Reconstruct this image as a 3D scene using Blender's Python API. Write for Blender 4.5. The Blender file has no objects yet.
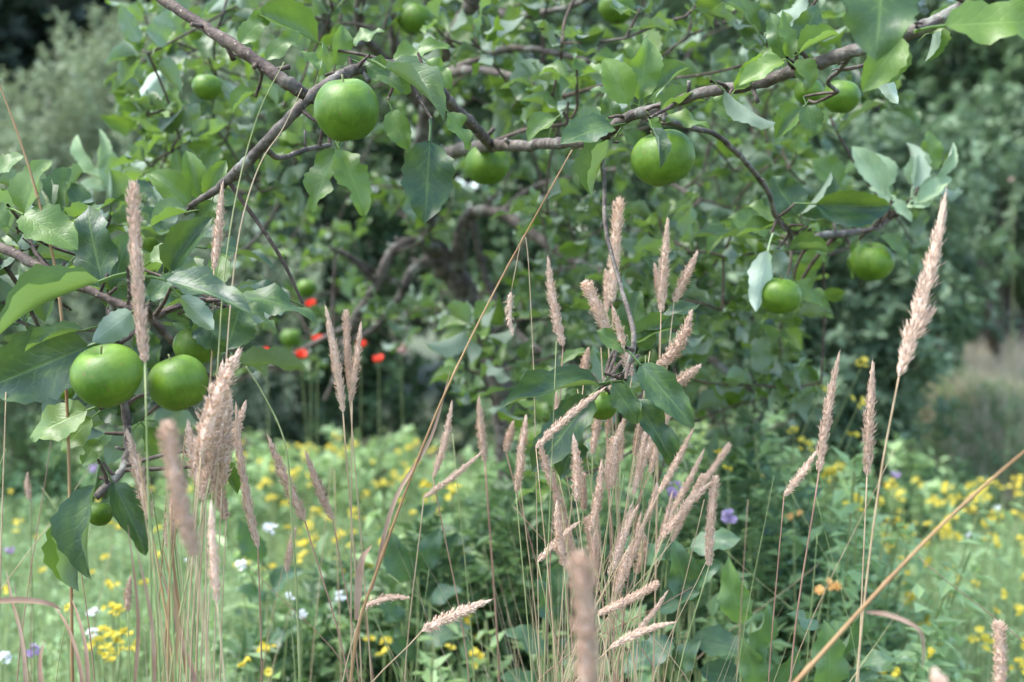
import bpy, math, random
import numpy as np
from mathutils import Vector, Matrix

random.seed(7)
RNG = np.random.default_rng(11)
SC = bpy.context.scene
COL = SC.collection

# ------------------------------------------------------------------ camera
LENS, SENSOR, W, H = 45.0, 36.0, 1024, 682
F = LENS / SENSOR * W
PITCH = math.radians(2.28)
CAM = np.array((0.0, 0.0, 1.30))
FWD = np.array((0.0, math.cos(PITCH), -math.sin(PITCH)))
UP = np.array((0.0, math.sin(PITCH), math.cos(PITCH)))
RIGHT = np.array((1.0, 0.0, 0.0))
cam_data = bpy.data.cameras.new('camera')
cam_data.lens = LENS
cam_data.sensor_width = SENSOR
cam_data.clip_start = 0.05
cam_data.clip_end = 600
cam_data.dof.use_dof = True
cam_data.dof.focus_distance = 1.36
cam_data.dof.aperture_fstop = 4.2
cam_data.dof.aperture_blades = 7
cam = bpy.data.objects.new('camera', cam_data)
cam.location = CAM
cam.rotation_euler = (math.pi / 2 - PITCH, 0, 0)
COL.objects.link(cam)
SC.camera = cam

# ------------------------------------------------------------------ sky and sun (soft, thinly overcast)
SUN_EL, SUN_ROT = math.radians(62), math.radians(262)
world = bpy.data.worlds.new('World')
SC.world = world
world.use_nodes = True
wn = world.node_tree
bg = wn.nodes['Background']
sky = wn.nodes.new('ShaderNodeTexSky')
sky.sky_type = 'NISHITA'
sky.sun_disc = False
sky.sun_elevation = SUN_EL
sky.sun_rotation = SUN_ROT
sky.air_density = 1.0
sky.dust_density = 1.4
sky.ozone_density = 0.6
wn.links.new(sky.outputs[0], bg.inputs[0])
bg.inputs[1].default_value = 0.14
sun_data = bpy.data.lights.new('sun', 'SUN')
sun_data.energy = 1.5
sun_data.angle = math.radians(30)
sun_data.color = (1.0, 0.975, 0.935)
sun = bpy.data.objects.new('sun', sun_data)
sd = Vector((math.sin(SUN_ROT) * math.cos(SUN_EL), math.cos(SUN_ROT) * math.cos(SUN_EL), math.sin(SUN_EL)))
sun.rotation_euler = sd.to_track_quat('Z', 'Y').to_euler()
COL.objects.link(sun)

SC.view_settings.view_transform = 'Standard'
SC.view_settings.look = 'None'
SC.view_settings.gamma = 1.0
SC.view_settings.use_curve_mapping = False
SC.view_settings.exposure = 2.48
SC.cycles.use_denoising = True
SC.cycles.max_bounces = 8
SC.cycles.diffuse_bounces = 3
SC.cycles.transmission_bounces = 4
SC.cycles.glossy_bounces = 2
SC.cycles.sample_clamp_indirect = 6.0


# ------------------------------------------------------------------ helpers
def P(px, py, d):
    """A point d metres in front of the camera, in the direction of a pixel."""
    return CAM + FWD * d + RIGHT * ((px - W / 2) / F * d) + UP * (-(py - H / 2) / F * d)


def cam_dir(r, u, t):
    """Direction from right / up / towards-camera components."""
    v = RIGHT * r + UP * u - FWD * t
    return v / np.linalg.norm(v)


def norm(v):
    v = np.asarray(v, float)
    n = np.linalg.norm(v, axis=-1, keepdims=True)
    return v / np.maximum(n, 1e-9)


def gz(x, y):
    """Height of the ground."""
    x = np.asarray(x, float); y = np.asarray(y, float)
    z = 0.02 * np.sin(x * 1.3 + 0.4) + 0.02 * np.sin(y * 1.1 + x * 0.5)
    z = z + 0.012 * np.clip(y - 3, 0, 60)
    bank = np.clip((x - 1.7) / 0.9, 0, 1) * np.clip((y - 4.3) / 4.2, 0, 1)
    z = z + bank * 0.78
    return z + 0.05 * np.clip(y - 14, 0, 200) * 0.6


def catmull(pts, n=6):
    """Centripetal spline through the points (no overshoot where their spacing is uneven)."""
    p = np.asarray(pts, float)
    q = np.vstack([2 * p[0] - p[1], p, 2 * p[-1] - p[-2]])
    k = np.concatenate([[0], np.cumsum(np.maximum(np.linalg.norm(np.diff(q[:, :3], axis=0), axis=1), 1e-5) ** 0.5)])
    out = []
    for i in range(1, len(q) - 2):
        p0, p1, p2, p3 = q[i - 1], q[i], q[i + 1], q[i + 2]
        t0, t1, t2, t3 = k[i - 1], k[i], k[i + 1], k[i + 2]
        for t in np.linspace(t1, t2, n, endpoint=False):
            a1 = p0 * ((t1 - t) / (t1 - t0)) + p1 * ((t - t0) / (t1 - t0))
            a2 = p1 * ((t2 - t) / (t2 - t1)) + p2 * ((t - t1) / (t2 - t1))
            a3 = p2 * ((t3 - t) / (t3 - t2)) + p3 * ((t - t2) / (t3 - t2))
            b1 = a1 * ((t2 - t) / (t2 - t0)) + a2 * ((t - t0) / (t2 - t0))
            b2 = a2 * ((t3 - t) / (t3 - t1)) + a3 * ((t - t1) / (t3 - t1))
            out.append(b1 * ((t2 - t) / (t2 - t1)) + b2 * ((t - t1) / (t2 - t1)))
    out.append(p[-1])
    return np.array(out)


def tube(path, rad, sides=6, bump=0.0, cap=True, rng=random):
    """Vertices and faces of a tube along a path with a radius per point."""
    path = np.asarray(path, float)
    rad = np.asarray(rad, float) * np.ones(len(path))
    n = len(path)
    tang = norm(np.gradient(path, axis=0))
    ref = np.array((0.31, 0.17, 0.93))
    if abs(tang[0] @ ref) > 0.9:
        ref = np.array((0.9, 0.3, 0.1))
    verts = []
    u = ref
    for i in range(n):
        u = u - tang[i] * (u @ tang[i]); u = u / np.linalg.norm(u)
        w = np.cross(tang[i], u)
        for k in range(sides):
            a = 2 * math.pi * k / sides
            r = rad[i] * (1 + bump * (rng.random() - 0.5) * 2) if bump else rad[i]
            verts.append(path[i] + (u * math.cos(a) + w * math.sin(a)) * r)
    faces = []
    for i in range(n - 1):
        for k in range(sides):
            a, b = i * sides + k, i * sides + (k + 1) % sides
            faces.append((a, b, b + sides, a + sides))
    if cap:
        faces.append(tuple(range(sides))[::-1])
        faces.append(tuple(range((n - 1) * sides, n * sides)))
    return np.array(verts), faces


WM = {}


def mesh_from(name, verts, faces, mats, uv=None, tint=None, mat_idx=None, smooth=True):
    me = bpy.data.meshes.new(name)
    me.from_pydata([tuple(v) for v in verts], [], faces)
    for m in (mats if isinstance(mats, (list, tuple)) else [mats]):
        me.materials.append(m)
    if smooth:
        me.polygons.foreach_set('use_smooth', [True] * len(me.polygons))
    if mat_idx is not None:
        me.polygons.foreach_set('material_index', list(mat_idx))
    if uv is not None:
        lay = me.uv_layers.new(name='UVMap')
        li = np.zeros(len(me.loops), int); me.loops.foreach_get('vertex_index', li)
        lay.data.foreach_set('uv', np.asarray(uv, float)[li].ravel())
    if tint is not None:
        at = me.attributes.new('tint', 'FLOAT', 'POINT')
        at.data.foreach_set('value', np.asarray(tint, float))
    me.update()
    return me


def fast_mesh(name, verts, faces, mats, uv=None, tint=None, smooth=True):
    """Large meshes of one face size, straight from numpy arrays."""
    verts = np.asarray(verts, np.float32); faces = np.asarray(faces, np.int32)
    k = faces.shape[1]
    me = bpy.data.meshes.new(name)
    me.vertices.add(len(verts)); me.vertices.foreach_set('co', verts.ravel())
    me.loops.add(faces.size); me.loops.foreach_set('vertex_index', faces.ravel())
    me.polygons.add(len(faces))
    me.polygons.foreach_set('loop_start', np.arange(0, faces.size, k, dtype=np.int32))
    me.polygons.foreach_set('use_smooth', np.full(len(faces), smooth))
    for m in (mats if isinstance(mats, (list, tuple)) else [mats]):
        me.materials.append(m)
    if uv is not None:
        lay = me.uv_layers.new(name='UVMap')
        lay.data.foreach_set('uv', np.asarray(uv, np.float32)[faces.ravel()].ravel())
    if tint is not None:
        at = me.attributes.new('tint', 'FLOAT', 'POINT')
        at.data.foreach_set('value', np.asarray(tint, np.float32))
    me.update(calc_edges=True)
    me.validate()
    return me


def empty(name, loc):
    o = bpy.data.objects.new(name, None)
    o.empty_display_size = 0.05
    COL.objects.link(o)
    o.location = Vector(loc)
    WM[o] = Matrix.Translation(Vector(loc))
    return o


def add(name, me, parent=None, M=None):
    """Link a mesh object with world matrix M, under a parent if given."""
    o = bpy.data.objects.new(name, me)
    COL.objects.link(o)
    if M is None:
        M = Matrix.Identity(4)
    WM[o] = M
    if parent is not None:
        o.parent = parent
        o.matrix_basis = WM[parent].inverted() @ M
    else:
        o.matrix_basis = M
    return o


def tag(o, label, cat=None, group=None, kind=None):
    o['label'] = label
    if cat: o['category'] = cat
    if group: o['group'] = group
    if kind: o['kind'] = kind
    return o


def frame(base, tip, nrm, sx=None, sz=None):
    """Matrix whose Y runs base to tip (scaled to that length), Z near nrm."""
    base = np.asarray(base, float); y = np.asarray(tip, float) - base
    L = np.linalg.norm(y); y = y / L
    z = np.asarray(nrm, float); z = z - y * (z @ y)
    if np.linalg.norm(z) < 1e-4:
        z = np.cross(y, (0.3, 0.8, 0.5))
    z = z / np.linalg.norm(z); x = np.cross(y, z)
    sx = L if sx is None else sx; sz = L if sz is None else sz
    M = np.eye(4)
    M[:3, 0] = x * sx; M[:3, 1] = y * L; M[:3, 2] = z * sz; M[:3, 3] = base
    return Matrix(M.tolist())


# ------------------------------------------------------------------ materials
class NT:
    def __init__(self, name):
        self.m = bpy.data.materials.new(name)
        self.m.use_nodes = True
        self.t = self.m.node_tree
        self.t.nodes.clear()

    def n(self, kind, **kw):
        nd = self.t.nodes.new('ShaderNode' + kind)
        for k, v in kw.items():
            if k.startswith('i_'):
                nd.inputs[k[2:].replace('_', ' ')].default_value = v
            else:
                setattr(nd, k, v)
        return nd

    def l(self, a, b):
        self.t.links.new(a, b)

    def math(self, op, a, b=None, clamp=False):
        nd = self.n('Math', operation=op, use_clamp=clamp)
        for i, v in enumerate((a, b)):
            if v is None: continue
            if isinstance(v, (int, float)): nd.inputs[i].default_value = v
            else: self.l(v, nd.inputs[i])
        return nd.outputs[0]

    def mix(self, fac, a, b, mode='MIX'):
        nd = self.n('Mix', data_type='RGBA', blend_type=mode)
        for s, v in ((nd.inputs[0], fac), (nd.inputs[6], a), (nd.inputs[7], b)):
            if isinstance(v, (int, float)): s.default_value = v
            elif isinstance(v, tuple): s.default_value = (v + (1,))[:4]
            else: self.l(v, s)
        return nd.outputs[2]

    def smooth(self, v, lo, hi):
        nd = self.n('MapRange', interpolation_type='SMOOTHSTEP')
        self.l(v, nd.inputs[0]); nd.inputs[1].default_value = lo; nd.inputs[2].default_value = hi
        return nd.outputs[0]

    def noise(self, vec, scale, detail=3, rough=0.55):
        nd = self.n('TexNoise', i_Scale=scale, i_Detail=detail, i_Roughness=rough)
        if vec is not None: self.l(vec, nd.inputs['Vector'])
        return nd.outputs[0]

    def out(self, sh):
        o = self.n('OutputMaterial'); self.l(sh, o.inputs[0]); return self.m


def tone_value(N, spread=0.35):
    """How yellow-bright a leaf is: the object's own tone, or the mesh's tint, plus a random part."""
    a = N.n('Attribute', attribute_type='OBJECT', attribute_name='tone')
    b = N.n('Attribute', attribute_type='GEOMETRY', attribute_name='tint')
    r = N.n('ObjectInfo')
    rr = N.math('MULTIPLY', N.math('SUBTRACT', r.outputs['Random'], 0.5), spread)
    return N.math('ADD', N.math('ADD', a.outputs['Fac'], b.outputs['Fac']), rr, clamp=True)


def leaf_mat(name, dark, bright, under, trans=(0.16, 0.30, 0.05), tfac=0.28, rough=0.42, veins=True, spec=0.5, blot=0.35):
    N = NT(name)
    tone = tone_value(N)
    base = N.mix(tone, dark, bright)
    tc = N.n('TexCoord')
    nz = N.noise(tc.outputs['Object'], 14 if not veins else 3.2, 4)
    base = N.mix(N.math('MULTIPLY', N.smooth(nz, 0.42, 0.72), blot), base, tuple(c * 1.5 for c in bright))
    geo = N.n('NewGeometry')
    bumpn = None
    if veins:
        sep = N.n('SeparateXYZ'); N.l(tc.outputs['UV'], sep.inputs[0])
        a = N.math('MULTIPLY', N.math('ABSOLUTE', N.math('SUBTRACT', sep.outputs[0], 0.5)), 2.0)
        mid = N.math('SUBTRACT', 1.0, N.smooth(a, 0.015, 0.075))
        vn = N.noise(tc.outputs['UV'], 4.0, 2)
        s = N.math('FRACT', N.math('ADD', N.math('SUBTRACT', N.math('MULTIPLY', sep.outputs[1], 7.0), N.math('MULTIPLY', a, 1.9)), N.math('MULTIPLY', vn, 1.1)))
        s2 = N.math('MINIMUM', s, N.math('SUBTRACT', 1.0, s))
        side = N.math('MULTIPLY', N.math('SUBTRACT', 1.0, N.smooth(s2, 0.0, 0.16)), N.math('MULTIPLY', N.math('SUBTRACT', 1.0, a), 0.5))
        vein = N.math('MAXIMUM', mid, side)
        base = N.mix(N.math('MULTIPLY', vein, 0.24), base, tuple(min(1, c * 2.0 + 0.03) for c in bright))
        und = N.mix(N.math('MULTIPLY', vein, 0.55), under, tuple(min(1, c * 1.35 + 0.02) for c in under))
        # scab marks and tiny holes' brown rims
        sp = N.noise(tc.outputs['UV'], 17, 2)
        obj_r = N.n('ObjectInfo')
        base = N.mix(N.math('MULTIPLY', N.smooth(sp, 0.70, 0.76), 0.75), base, (0.10, 0.055, 0.02))
        bp = N.n('Bump', i_Strength=0.16, i_Distance=0.004)
        h = N.math('ADD', N.math('MULTIPLY', vein, -1.0), N.math('MULTIPLY', N.noise(tc.outputs['UV'], 22, 2), 0.6))
        N.l(h, bp.inputs['Height'])
        bumpn = bp.outputs[0]
    else:
        und = N.mix(1.0, under, under)
    col = N.mix(geo.outputs['Backfacing'], base, und)
    pb = N.n('BsdfPrincipled')
    N.l(col, pb.inputs['Base Color'])
    rg = N.math('ADD', N.math('MULTIPLY', geo.outputs['Backfacing'], 0.25), rough)
    rg = N.math('ADD', rg, N.math('MULTIPLY', N.math('SUBTRACT', nz, 0.5), 0.25))
    N.l(rg, pb.inputs['Roughness'])
    pb.inputs['Specular IOR Level'].default_value = spec
    tr = N.n('BsdfTranslucent')
    N.l(N.mix(tone, tuple(c * 0.62 for c in trans), tuple(c * 1.35 for c in trans)), tr.inputs[0])
    if bumpn is not None:
        N.l(bumpn, pb.inputs['Normal'])
    mx = N.n('MixShader'); mx.inputs[0].default_value = tfac
    N.l(pb.outputs[0], mx.inputs[1]); N.l(tr.outputs[0], mx.inputs[2])
    return N.out(mx.outputs[0])


def two_tone(name, a, b, scale=30, rough=0.7, tfac=0.0, spec=0.3, stretch=None, bump=0.0, spread=0.5, use_tint=True):
    N = NT(name)
    tc = N.n('TexCoord')
    vec = tc.outputs['Object']
    if stretch:
        mp = N.n('Mapping'); mp.inputs['Scale'].default_value = stretch
        N.l(vec, mp.inputs[0]); vec = mp.outputs[0]
    nz = N.noise(vec, scale, 4)
    f = N.smooth(nz, 0.32, 0.68)
    tone = tone_value(N, spread)
    f = N.math('ADD', N.math('MULTIPLY', f, 0.5), N.math('MULTIPLY', tone, 0.7), clamp=True)
    pb = N.n('BsdfPrincipled', i_Roughness=rough)
    pb.inputs['Specular IOR Level'].default_value = spec
    c = N.mix(f, a, b)
    N.l(c, pb.inputs['Base Color'])
    if bump:
        bp = N.n('Bump', i_Strength=bump, i_Distance=0.003)
        N.l(nz, bp.inputs['Height']); N.l(bp.outputs[0], pb.inputs['Normal'])
    if tfac:
        tr = N.n('BsdfTranslucent'); N.l(c, tr.inputs[0])
        mx = N.n('MixShader'); mx.inputs[0].default_value = tfac
        N.l(pb.outputs[0], mx.inputs[1]); N.l(tr.outputs[0], mx.inputs[2])
        return N.out(mx.outputs[0])
    return N.out(pb.outputs[0])


def bark_mat(name, dark, pale, lichen=0.35):
    N = NT(name)
    tc = N.n('TexCoord')
    v = tc.outputs['Object']
    n1 = N.noise(v, 55, 5, 0.65)
    n2 = N.noise(v, 190, 3)
    n3 = N.noise(v, 21, 4, 0.6)
    c = N.mix(N.smooth(n1, 0.35, 0.7), dark, pale)
    c = N.mix(N.math('MULTIPLY', N.smooth(n3, 0.55, 0.66), lichen), c, (0.34, 0.36, 0.30))
    c = N.mix(N.math('MULTIPLY', N.smooth(n2, 0.64, 0.72), 0.6), c, (0.36, 0.30, 0.23))
    pb = N.n('BsdfPrincipled', i_Roughness=0.72)
    pb.inputs['Specular IOR Level'].default_value = 0.3
    N.l(c, pb.inputs['Base Color'])
    bp = N.n('Bump', i_Strength=0.7, i_Distance=0.004)
    N.l(N.math('ADD', n1, N.math('MULTIPLY', n2, 0.5)), bp.inputs['Height'])
    N.l(bp.outputs[0], pb.inputs['Normal'])
    return N.out(pb.outputs[0])


def apple_mat():
    N = NT('apple_skin')
    tc = N.n('TexCoord')
    v = tc.outputs['Object']
    r = N.n('ObjectInfo')
    off = N.n('VectorMath', operation='ADD'); N.l(v, off.inputs[0])
    cmb = N.n('CombineXYZ')
    for k in range(3): N.l(N.math('MULTIPLY', r.outputs['Random'], 7.0 + k), cmb.inputs[k])
    N.l(cmb.outputs[0], off.inputs[1])
    n1 = N.noise(off.outputs[0], 1.1, 3)
    c = N.mix(N.smooth(n1, 0.3, 0.7), (0.046, 0.105, 0.004), (0.098, 0.178, 0.011))
    # faint streaks running from stalk to calyx
    mp = N.n('Mapping'); mp.inputs['Scale'].default_value = (5, 5, 0.7); N.l(off.outputs[0], mp.inputs[0])
    n2 = N.noise(mp.outputs[0], 2.2, 4)
    c = N.mix(N.math('MULTIPLY', N.smooth(n2, 0.45, 0.75), 0.25), c, (0.14, 0.23, 0.03))
    vo = N.n('TexVoronoi', i_Scale=6.5); N.l(off.outputs[0], vo.inputs['Vector'])
    dot = N.math('SUBTRACT', 1.0, N.smooth(vo.outputs['Distance'], 0.05, 0.12))
    c = N.mix(N.math('MULTIPLY', dot, 0.35), c, (0.30, 0.40, 0.12))
    n4 = N.noise(off.outputs[0], 5.5, 2)
    c = N.mix(N.math('MULTIPLY', N.smooth(n4, 0.66, 0.70), 0.7), c, (0.13, 0.09, 0.03))
    pb = N.n('BsdfPrincipled')
    N.l(c, pb.inputs['Base Color'])
    N.l(N.math('ADD', N.math('MULTIPLY', n2, 0.25), 0.36), pb.inputs['Roughness'])
    pb.inputs['Specular IOR Level'].default_value = 0.32
    pb.inputs['Subsurface Weight'].default_value = 0.12
    pb.inputs['Subsurface Radius'].default_value = (0.3, 0.5, 0.1)
    pb.inputs['Subsurface Scale'].default_value = 0.006
    bp = N.n('Bump', i_Strength=0.04, i_Distance=0.02)
    N.l(N.noise(off.outputs[0], 5, 2), bp.inputs['Height']); N.l(bp.outputs[0], pb.inputs['Normal'])
    return N.out(pb.outputs[0])


M_LEAF = leaf_mat('apple_leaf', (0.019, 0.050, 0.027), (0.104, 0.170, 0.030), (0.175, 0.23, 0.165), (0.16, 0.28, 0.03), rough=0.42, spec=0.42)
M_YOUNG = leaf_mat('young_apple_leaf', (0.28, 0.37, 0.24), (0.34, 0.44, 0.23), (0.42, 0.50, 0.39), (0.32, 0.44, 0.20), rough=0.6, spec=0.35)
M_BARK = bark_mat('apple_bark', (0.042, 0.032, 0.025), (0.145, 0.122, 0.097), 0.4)
M_BARK_DARK = bark_mat('young_apple_bark', (0.038, 0.025, 0.019), (0.105, 0.074, 0.052), 0.12)
M_APPLE = apple_mat()
M_STALK = two_tone('apple_stalk', (0.13, 0.16, 0.05), (0.20, 0.15, 0.07), 60)
M_CALYX = two_tone('apple_calyx', (0.05, 0.04, 0.02), (0.12, 0.10, 0.05), 80)
M_SEED = two_tone('dry_seed_head', (0.50, 0.335, 0.235), (0.84, 0.645, 0.50), 40, 0.85, 0.22, 0.12)
M_STRAW = two_tone('dry_grass_stem', (0.29, 0.195, 0.10), (0.45, 0.35, 0.22), 60, 0.6, 0.0, 0.35)
M_RUST = two_tone('rusty_grass_stem', (0.20, 0.105, 0.045), (0.42, 0.29, 0.14), 10, 0.6, 0.0, 0.3)
M_GSTEM = two_tone('green_grass_stem', (0.13, 0.19, 0.06), (0.32, 0.31, 0.14), 30, 0.55, 0.0, 0.35)
M_REDSTEM = two_tone('reddish_grass_stem', (0.20, 0.10, 0.07), (0.34, 0.21, 0.14), 30, 0.6, 0.0, 0.3)
M_DRYBLADE = two_tone('dry_grass_blade', (0.26, 0.155, 0.10), (0.46, 0.33, 0.23), 30, 0.65, 0.25, 0.3)
M_MEADOW = leaf_mat('meadow_grass_blade', (0.17, 0.245, 0.105), (0.43, 0.52, 0.25), (0.36, 0.43, 0.23), (0.39, 0.50, 0.20), 0.42, 0.5, False, 0.35, 0.15)  # blade colours lifted to stand in for open sunlight on the meadow
M_HERB = leaf_mat('meadow_herb_leaf', (0.095, 0.180, 0.078), (0.32, 0.44, 0.20), (0.27, 0.36, 0.20), (0.31, 0.46, 0.15), 0.36, 0.5, False, 0.35, 0.15)
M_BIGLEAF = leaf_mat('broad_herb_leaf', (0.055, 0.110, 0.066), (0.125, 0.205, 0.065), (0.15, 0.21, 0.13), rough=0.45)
M_SHRUB = leaf_mat('shrub_leaf', (0.022, 0.050, 0.022), (0.12, 0.19, 0.075), (0.14, 0.19, 0.11), (0.11, 0.20, 0.05), 0.18, 0.5, False, 0.3, 0.1)
M_GREYSHRUB = leaf_mat('blue_green_shrub_leaf', (0.042, 0.076, 0.040), (0.215, 0.295, 0.170), (0.21, 0.28, 0.18), (0.14, 0.24, 0.09), 0.25, 0.55, False, 0.25, 0.1)
M_WILLOW = leaf_mat('olive_bush_leaf', (0.135, 0.175, 0.110), (0.36, 0.42, 0.27), (0.31, 0.36, 0.26), (0.22, 0.28, 0.13), 0.28, 0.6, False, 0.25, 0.1)
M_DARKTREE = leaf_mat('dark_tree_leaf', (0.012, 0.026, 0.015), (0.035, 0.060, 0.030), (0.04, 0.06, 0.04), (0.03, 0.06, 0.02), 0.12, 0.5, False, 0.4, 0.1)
M_YELLOW = two_tone('yellow_petal', (0.68, 0.54, 0.05), (0.80, 0.72, 0.16), 90, 0.7, 0.35)
M_ORANGE = two_tone('orange_petal', (0.66, 0.34, 0.09), (0.75, 0.50, 0.20), 90, 0.6, 0.3)
M_WHITE = two_tone('white_petal', (0.66, 0.68, 0.66), (0.80, 0.80, 0.76), 90, 0.6, 0.2)
M_PURPLE = two_tone('purple_petal', (0.36, 0.24, 0.44), (0.58, 0.46, 0.63), 90, 0.6, 0.3)
M_RED = two_tone('red_petal', (0.70, 0.045, 0.02), (0.82, 0.10, 0.05), 60, 0.55, 0.3)
M_PINKISH = two_tone('faded_petal', (0.45, 0.28, 0.25), (0.60, 0.42, 0.36), 60, 0.6, 0.3)
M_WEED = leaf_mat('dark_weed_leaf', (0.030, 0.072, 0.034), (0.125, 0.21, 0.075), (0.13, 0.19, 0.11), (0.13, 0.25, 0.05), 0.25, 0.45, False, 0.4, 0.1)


# ------------------------------------------------------------------ ground
def soil_mat():
    N = NT('meadow_soil')
    tc = N.n('TexCoord'); v = tc.outputs['Object']
    c = N.mix(N.smooth(N.noise(v, 1.4, 5), 0.35, 0.65), (0.045, 0.060, 0.025), (0.085, 0.105, 0.040))
    c = N.mix(N.math('MULTIPLY', N.smooth(N.noise(v, 9, 4), 0.5, 0.7), 0.5), c, (0.12, 0.095, 0.06))
    pb = N.n('BsdfPrincipled', i_Roughness=0.95); N.l(c, pb.inputs['Base Color'])
    bp = N.n('Bump', i_Strength=0.8, i_Distance=0.05)
    N.l(N.noise(v, 24, 4), bp.inputs['Height']); N.l(bp.outputs[0], pb.inputs['Normal'])
    return N.out(pb.outputs[0])


def build_ground():
    xs = np.unique(np.concatenate([np.linspace(-260, -12, 14), np.linspace(-12, 12, 61), np.linspace(12, 260, 14)]))
    ys = np.unique(np.concatenate([np.linspace(-60, -2, 8), np.linspace(-2, 16, 46), np.linspace(16, 320, 16)]))
    X, Y = np.meshgrid(xs, ys)
    V = np.stack([X.ravel(), Y.ravel(), gz(X, Y).ravel()], 1)
    nx = len(xs)
    fs = [(j * nx + i, j * nx + i + 1, (j + 1) * nx + i + 1, (j + 1) * nx + i) for j in range(len(ys) - 1) for i in range(nx - 1)]
    o = add('ground', mesh_from('ground', V, fs, soil_mat()))
    o['kind'] = 'structure'
    tag(o, 'meadow ground under the long grass and flowers')


build_ground()


# ------------------------------------------------------------------ clouds of small leaves (two folded faces each)
def leaf_cloud(name, B, D, Nn, L, Wd, mat, tint):
    """One rhombic, folded leaf per row: base B, direction D, normal Nn, length L, width Wd."""
    B = np.asarray(B); D = norm(D); Nn = norm(Nn - D * (Nn * D).sum(1, keepdims=True)); X = np.cross(D, Nn)
    L = np.asarray(L).reshape(-1, 1); Wd = np.asarray(Wd).reshape(-1, 1)
    v0 = B
    v1 = B + D * L * 0.45 + X * Wd * 0.5 + Nn * Wd * 0.16
    v2 = B + D * L - Nn * L * 0.10
    v3 = B + D * L * 0.45 - X * Wd * 0.5 + Nn * Wd * 0.16
    n = len(B)
    V = np.stack([v0, v1, v2, v3], 1).reshape(-1, 3)
    b = np.arange(n) * 4
    Fc = np.stack([np.stack([b, b + 1, b + 2], 1), np.stack([b, b + 2, b + 3], 1)], 1).reshape(-1, 3)
    return fast_mesh(name, V, Fc, mat, tint=np.repeat(tint, 4), smooth=False)


def shoots_cloud(tips, axes, n_per, spread, L, Wd, lift=0.45, rng=RNG):
    """Leaves set around short shoots; returns arrays for leaf_cloud."""
    k = len(tips)
    t = rng.random((k, n_per, 1))
    az = rng.random((k, n_per, 1)) * 2 * math.pi
    ax = norm(axes)[:, None, :]
    ref = np.where(np.abs(ax[..., 2:3]) > 0.9, np.array([1.0, 0, 0]), np.array([0, 0, 1.0]))
    u = norm(np.cross(ax, ref)); w = np.cross(ax, u)
    rad = u * np.cos(az) + w * np.sin(az)
    B = tips[:, None, :] - ax * spread[:, None, None] * t + rng.normal(0, 0.012, (k, n_per, 3))
    D = rad + ax * (lift + rng.normal(0, 0.35, (k, n_per, 1))) + rng.normal(0, 0.2, (k, n_per, 3))
    Nn = ax * 0.9 - rad * 0.3 + np.array([0, 0, 0.7]) + rng.normal(0, 0.25, (k, n_per, 3))
    sz = rng.uniform(0.65, 1.25, (k, n_per))
    return (B.reshape(-1, 3), D.reshape(-1, 3), Nn.reshape(-1, 3), (L * sz).ravel(), (Wd * sz).ravel())


def shrub(name, label, cat, base, height, lobes, mat, n_shoots, n_per, leaf, shoot_len=0.22, upright=0.5, group=None,
          tone=0.35, tone_var=0.25, bark=None, rng=RNG):
    """A shrub or tree: lobes are (dx, dy, dz, rx, ry, rz) ellipsoids that shoots fill, thicker towards the outside."""
    bx, by = base
    bz = float(gz(bx, by))
    root = empty(name, (bx, by, bz))
    tag(root, label, cat, group)
    R = np.array((bx, by, bz))
    vol = np.array([l[3] * l[4] + l[4] * l[5] + l[3] * l[5] for l in lobes]); vol = vol / vol.sum()
    T, A, TN = [], [], []
    for l, f in zip(lobes, vol):
        m = max(8, int(n_shoots * f))
        d = norm(rng.normal(0, 1, (m, 3)))
        r = rng.random((m, 1)) ** 0.33 * 0.75 + 0.32
        # uneven outline: bumps on the sphere
        bump = 1 + 0.16 * np.sin(d[:, :1] * 5 + l[0] * 9) * np.sin(d[:, 1:2] * 6 + l[1] * 5) + 0.14 * np.sin(d[:, 2:3] * 7 + d[:, :1] * 4 + l[2] * 3)
        p = d * r * bump * np.array(l[3:6]) + np.array(l[:3])
        T.append(p + R)
        A.append(d * (1 - upright) + np.array([0, 0, 1.0]) * upright + rng.normal(0, 0.18, (m, 3)))
        TN.append(np.full(m, rng.normal(0, 0.06)) + rng.normal(0, tone_var, m))
    T = np.vstack(T); A = np.vstack(A); TN = np.concatenate(TN)
    keep = T[:, 2] > gz(T[:, 0], T[:, 1]) + 0.05
    T, A, TN = T[keep], A[keep], TN[keep]
    B, D, Nn, L, Wd = shoots_cloud(T, A, n_per, rng.uniform(0.6, 1.2, len(T)) * shoot_len, leaf[0], leaf[1], rng=rng)
    tint = np.clip(tone + np.repeat(TN, n_per) + rng.normal(0, 0.1, len(B)), 0, 1)
    add('crown', leaf_cloud('crown', B - R, D, Nn, L, Wd, mat, tint), root, Matrix.Translation(Vector(R)))
    bm = bark or M_BARK
    for i, l in enumerate(lobes[:5]):
        top = R + np.array(l[:3]) + np.array((0, 0, l[5] * 0.4))
        foot = R + np.array((l[0] * 0.12, l[1] * 0.12, -0.03))
        pts = catmull([foot, foot * 0.55 + top * 0.45 + np.array((l[0] * -0.12, 0.04, 0.05)), top], 5)
        rr = np.linspace(max(0.025, height * 0.014), 0.008, len(pts))
        v, f = tube(pts - R, rr, 6, 0.1)
        add('trunk' if i == 0 else 'branch', mesh_from('stem', v, f, bm), root, Matrix.Translation(Vector(R)))
    return root


def lobes_at(base, spec):
    """Lobes given by the pixel of their centre, their depth and radii in metres."""
    out = []
    b = np.array((base[0], base[1], float(gz(*base))))
    for px, py, d, rx, ry, rz in spec:
        c = P(px, py, d) - b
        out.append((c[0], c[1], c[2], rx, ry, rz))
    return out


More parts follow.
